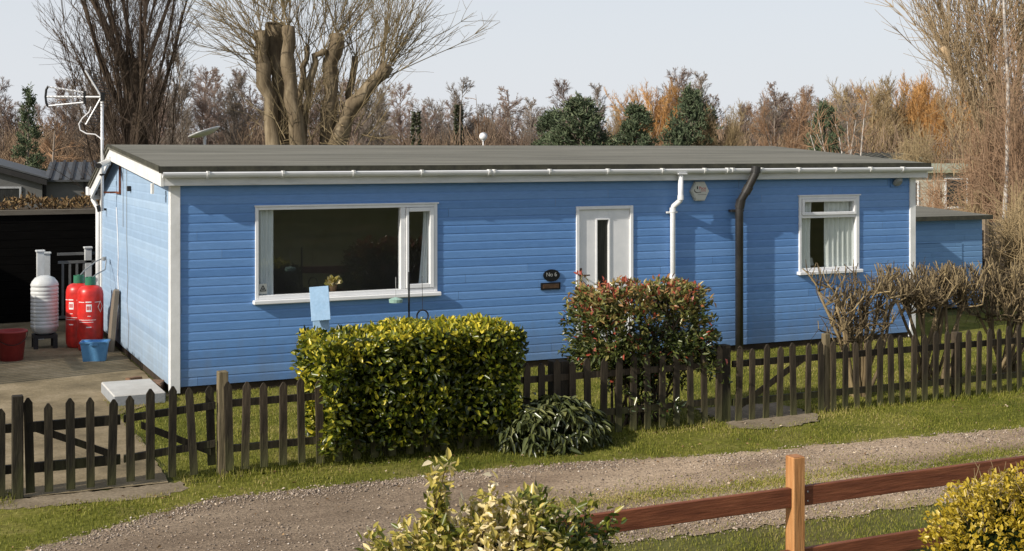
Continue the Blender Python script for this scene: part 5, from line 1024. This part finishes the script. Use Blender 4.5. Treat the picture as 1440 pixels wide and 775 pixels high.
# ---- reddish birch close to the shed
Zb = 27; qx, qy, _ = P(1425, 213, Zb); bt_ = thing('red_birch', 'slender white-barked birch with dense reddish twigs at the right edge', 'tree', (qx, qy, 0)); r = np.random.default_rng(131)
def B3(px, py, dz=0): v = P(px, py, Zb+dz); return np.array([v[0]-qx, v[1]-qy, v[2]])
tb, tl, tw = Tubes(), Tubes(), Tubes()
tr_ = [smooth_path([B3(1424, 404), B3(1412, 330), B3(1416, 220), B3(1418, 120), B3(1412, 20), B3(1410, -60)], 14)]; tb.add(tr_[0], .06, .02, 8)
for k in range(15):
    a = B3(1425+r.normal(0, 14), 404, r.normal(0, .4)); tx = r.uniform(1318, 1480); ty = r.uniform(-40, 190); e = B3(tx, ty, r.normal(0, .9)); p_ = wob(a, e-a+np.array([0, 0, 1.5]), np.linalg.norm(e-a), 12, .07, .0, r); p_ += (e-p_[-1])*np.linspace(0, 1, 12)[:, None]**1.3; tr_.append(p_); tl.add(p_, .015, .005, 5)
for p_ in tr_:
    for j in range(26):
        i = r.integers(3, len(p_)-1); tan = p_[i+1]-p_[i]; tan /= np.linalg.norm(tan); s_ = wob(p_[i], tan*.8+r.normal(0, .42, 3)+np.array([0, 0, .05]), r.uniform(.4, 1.2), 5, .14, .03, r); tw.add(s_, .007, .003, 3)
        for _ in range(3): k_ = r.integers(1, 4); tw.add(wob(s_[k_], (s_[k_+1]-s_[k_])*6+r.normal(0, .55, 3), r.uniform(.15, .5), 3, .12, .02, r), .005, .003, 3)
tb.build('trunk', M['birchbark'], bt_, False); tl.build('limbs', M['redtwig'], bt_, False); tw.build('crown', M['redtwig'], bt_, False)
# ---- tan thicket between the caravan and the birch
def thicket(px0, px1, top, Z, n, seed, m, label):
    r = np.random.default_rng(seed); cx, cy, _ = P((px0+px1)/2, 213, Z); t = thing('thicket', label, 'bush', (cx, cy, 0)); tb = Tubes(); ts = Tubes(); ht = CAM[2]+(213-top)/1850*Z
    for k in range(n):
        u = r.normal(0, .33); px = (px0+px1)/2 + u*(px1-px0)/2*1.3; v = P(px, 213, Z+r.normal(0, .8)); hh_ = ht*(1-.5*u*u)*r.uniform(.5, 1.05); a = np.array([(v[0]-cx)*.5, (v[1]-cy)*.5, 0]); e = np.array([v[0]-cx, v[1]-cy, hh_]); p_ = wob(a, e-a, np.linalg.norm(e-a), 7, .08, .01, r); p_ += (e-p_[-1])*np.linspace(0, 1, 7)[:, None]; ts.add(p_, .013, .006, 4)
        for j in range(20): i = r.integers(1, 6); tb.add(wob(p_[i], (p_[i+1]-p_[i])*.6+r.normal(0, .6, 3), r.uniform(.25, .9), 4, .2, .03, r), .007, .0035, 3)
    ts.build('stems', M[m], t, False); tb.build('crown', M[m], t, False)
thicket(1285, 1352, 222, 36, 26, 146, 't_rust', 'thin leafless twigs in front of the cream caravan')
thicket(1250, 1330, 170, 47, 120, 141, 't_olive', 'tan leafless thicket behind the right end of the roof')
thicket(1350, 1450, 110, 33, 210, 142, 't_rust', 'tall russet thicket behind the blue shed')
thicket(1395, 1470, 255, 24.5, 60, 144, 't_olive', 'straw-coloured twiggy bush in front of the brown panel fence')
thicket(1352, 1450, 150, 29, 140, 145, 'redtwig', 'reddish leafless thicket directly behind the shed roof')
thicket(1345, 1400, 270, 29, 70, 143, 't_olive', 'low straw-coloured bush between the cream caravan and the birch')

# ------------------------------------------------------------------ caravans, shed, fences in the background
def cvan(P0, L, D_, h, hr, rz, wall, roofm, label, corr=False, wins=()):
    t = thing('static_caravan', label, 'caravan', P0, rz)
    b = NB(); box(b, -L/2, L/2, 0, D_, .35, h); 
    obj('body', b, M[wall], t, False)
    b = NB()
    for k in range(int((h-.4)/.16)): z = .42+k*.16; box(b, -L/2-.006, L/2+.006, -.006, D_+.006, z, z+.012)
    obj('cladding_lines', b, M['vandark'] if wall == 'vanwall' else M[wall], t, False)
    b = NB(); prism(b, [(-.2, h-.06), (-.2, h+.03), (D_/2, hr+.06), (D_+.2, h+.03), (D_+.2, h-.06), (D_/2, hr-.02)], -L/2-.15, L/2+.15, 'x'); ro = obj('roof', b, M[roofm], t, False)
    if corr:
        b = NB()
        for k in range(int(L/.3)): x = -L/2+k*.3; prism(b, [(-.2, h+.032), (-.2, h+.07), (D_/2, hr+.10), (D_/2, hr+.062)], x, x+.07, 'x')
        obj('ribs', b, M['vandark'], ro, False)
    b = NB(); box(b, -L/2+.05, L/2-.05, .05, D_-.05, 0, .349); obj('skirt', b, M['vandark'], t, False)
    for (x, z0, w_, h_) in wins:
        b = frame_bm(x, x+w_, z0, z0+h_, .06, -.04, -.007); wn = obj('window', b, M['paintwhite'], t, False)
        b = NB(); box(b, x+.06, x+w_-.06, -.02, -.012, z0+.06, z0+h_-.06); obj('pane', b, M['darkglass'], wn, False)
    return t
x, y, _ = P(96, 213, 33); lv = thing('static_caravan', 'grey clad static caravan with dark ribbed roof beyond the black fence', 'caravan', (x, y, 0), -.15)
# gable-ended wing with a dark bargeboard plus a lower link with a ribbed roof
b = NB(); prism(b, [(-6.2, .3), (-.62, .3), (-.62, 2.02), (-2.6, 2.55), (-6.2, 1.7)], 0, 5, 'y'); obj('body', b, M['vanwall'], lv, False)
b = NB(); prism(b, [(-.50, 1.95), (-.50, 2.09), (-2.6, 2.71), (-6.4, 1.8), (-6.4, 1.68), (-2.6, 2.57)], -.2, .02, 'y'); obj('bargeboard', b, M['vandark'], lv, False)
b = NB(); prism(b, [(-.46, 2.095), (-.46, 2.13), (-2.6, 2.77), (-6.4, 1.86), (-6.4, 1.81), (-2.6, 2.715)], -.22, 5.2, 'y'); obj('roof', b, M['vanroof'], lv, False)
b = NB(); box(b, -.61, 3.2, .5, 5, .3, 2.03); obj('wall', b, M['vanwall'], lv, False)
for x_ in (-.60, .35, 1.0): b = NB(); box(b, x_, x_+.06, .46, .499, .3, 2.03); obj('trim', b, M['vandark'], lv, False)
b = NB(); prism(b, [(.35, 2.02), (.35, 2.07), (3.6, 2.50), (6.0, 2.2), (6.0, 2.12), (3.6, 2.43)], -.6, 3.6, 'x'); rf = obj('roof', b, M['vanroof'], lv, False)
for x_ in np.arange(-.5, 3.5, .26): b = NB(); prism(b, [(.35, 2.073), (.35, 2.11), (3.6, 2.55), (3.6, 2.505)], x_, x_+.07, 'x'); obj('rib', b, M['vandark'], rf, False)
wn = obj('window', frame_bm(-1.75, -1.1, 1.2, 1.92, .05, -.04, -.003), M['steel'], lv, False)
b = NB(); box(b, -1.7, -1.15, -.02, -.008, 1.25, 1.87); obj('pane', b, M['darkglass'], wn, False)
x, y, _ = P(1312, 213, 40); cvan((x, y, 0), 3.6, 3, 2.2, 2.35, -.35, 'vancream', 'vangreen', 'small cream caravan with white-framed window behind the right corner post', False, [(-.95, 1.1, .5, .8), (.35, 1.05, .75, .95)])
x, y, _ = P(1195, 213, 52); cvan((x, y, 0), 7, 3, 2.45, 2.66, -.1, 'vancream', 'vangreen', 'long caravan with pale ribbed roof just showing over the roof end', True)
sh_ = thing('garden_shed', 'low blue boarded shed with a flat felt roof right of the chalet', 'shed', (13.2, 2.4, 0))
SX0, SX1, SY0, SY1, SH_ = 11.75, 14.68, 2.4, 4.3, 1.60
clad('wall', SX0, SX1, .05, None, [(12.95, 14.2, .1, 1.19)], lambda u, o, z: (u, SY0-o, z), M['shedblue'], sh_, .098, .008, SH_); clad('wall', SY0, SY1, .05, None, [], lambda u, o, z: (SX1+o, u, z), M['shedblue'], sh_, .098, .008, SH_); clad('wall', SY0, SY1, .05, None, [], lambda u, o, z: (SX0-o, u, z), M['shedblue'], sh_, .098, .008, SH_); clad('wall', SX0, SX1, .05, None, [], lambda u, o, z: (u, SY1+o, z), M['shedblue'], sh_, .098, .008, SH_)
clad('door', 12.955, 14.195, .1, None, [], lambda u, o, z: (u, SY0-.012-o, z), M['shedblue'], sh_, .085, .008, 1.185)
b = NB(); prism(b, [(SY0-.14, 1.60), (SY0-.14, 1.66), (SY1+.1, 1.77), (SY1+.1, 1.71)], SX0-.1, SX1+.1, 'x'); rf = obj('roof', b, M['felt'], sh_)
b = NB(); box(b, SX0-.1, SX1+.1, SY0-.158, SY0-.141, 1.59, 1.665); obj('drip_edge', b, M['feltedge'], rf)
tf = thing('panel_fence', 'brown panel fence with pale boards to the right of the blue shed', 'fence', (16, 4.2, 0))
for k, x in enumerate((14.95, 16.55, 18.15, 19.75)):
    b = NB(); box(b, x, x+.1, 4.2, 4.3, 0, 1.5); obj('post', b, M['tanfence'], tf)
    b = NB(); [box(b, x+.101, x+1.599, 4.23, 4.25, .05+i*.15, .05+i*.15+.14) for i in range(8 if k == 0 else 9)]; obj('panel', b, M['darkbark'] if k == 0 else M['tanfence'], tf)
# brown hedge on top behind the black fence
hb_ = thing('beech_hedge', 'brown beech hedge showing above the black fence', 'hedge', (-4, 8.4, 0)); P_, Nn, k, r = box_leaves(-12, .9, 7.95, 8.9, .2, 1.93, 16000, 151)
P_ = P_ + Nn*(-r.exponential(.05, len(P_))+.05*np.sin(P_[:, 0]*6))[:, None] + r.normal(0, .04, P_.shape); n = len(P_); P_ = P_[P_[:, 2] > 1.2] if False else P_
leaves(P_, unit(Nn+r.normal(0, .7, (n, 3))), unit(r.normal(0, 1, (n, 3))), r.uniform(.05, .1, n), r.uniform(.03, .05, n), M['hedgebrown'], 'foliage', hb_, r.random(n))
b = NB(); box(b, -11.9, .8, 8.05, 8.8, 0, 1.83); obj('inner_core', b, M['stem'], hb_)

# ------------------------------------------------------------------ light, sky, camera
SUNV = Vector((5, 1.2, -3)).normalized()
sun = bpy.data.lights.new('sun', 'SUN'); sun.energy = 5.0; sun.angle = R(.53); sun.color = (1, .93, .82)
so = link(bpy.data.objects.new('sun', sun)); so.rotation_euler = SUNV.to_track_quat('-Z', 'Y').to_euler(); so.location = (-20, -4, 15)
EL = math.asin(-SUNV.z); AZ = math.atan2(-SUNV.x, -SUNV.y)
wd = bpy.data.worlds.new('World'); scene.world = wd; wd.use_nodes = True; nt = wd.node_tree; N = nt.nodes; L = nt.links
bg = N['Background']; sky = N.new('ShaderNodeTexSky'); sky.sky_type = 'NISHITA'; sky.sun_disc = False; sky.sun_elevation = EL; sky.sun_rotation = AZ; sky.air_density = 1.0; sky.dust_density = 2.0; sky.ozone_density = 1.5
hz = N.new('ShaderNodeMix'); hz.data_type = 'RGBA'; hz.inputs[0].default_value = .80; hz.inputs[7].default_value = (6.75, 7.0, 7.45, 1)   # thin high haze over the blue
tcw = N.new('ShaderNodeTexCoord'); sx = N.new('ShaderNodeSeparateXYZ'); L.new(tcw.outputs['Generated'], sx.inputs[0])
mrw = N.new('ShaderNodeMapRange'); mrw.inputs[1].default_value = .02; mrw.inputs[2].default_value = .55; mrw.inputs[3].default_value = .90; mrw.inputs[4].default_value = .35; L.new(sx.outputs['Z'], mrw.inputs[0]); L.new(mrw.outputs[0], hz.inputs[0])
L.new(sky.outputs[0], hz.inputs[6]); L.new(hz.outputs[2], bg.inputs['Color']); bg.inputs['Strength'].default_value = .118
cam = bpy.data.cameras.new('camera'); co = link(bpy.data.objects.new('camera', cam)); co.location = CAM; co.rotation_euler = (R(90), 0, -YAW)
cam.sensor_width = 36; cam.lens = 1850/1440*36; cam.shift_y = -(387.5-213)/1440; cam.clip_end = 3000; cam.clip_start = .1
scene.camera = co
scene.view_settings.view_transform = 'Standard'; scene.view_settings.look = 'None'; scene.view_settings.exposure = 0; scene.view_settings.gamma = 1
scene.cycles.max_bounces = 8; scene.cycles.transparent_max_bounces = 16
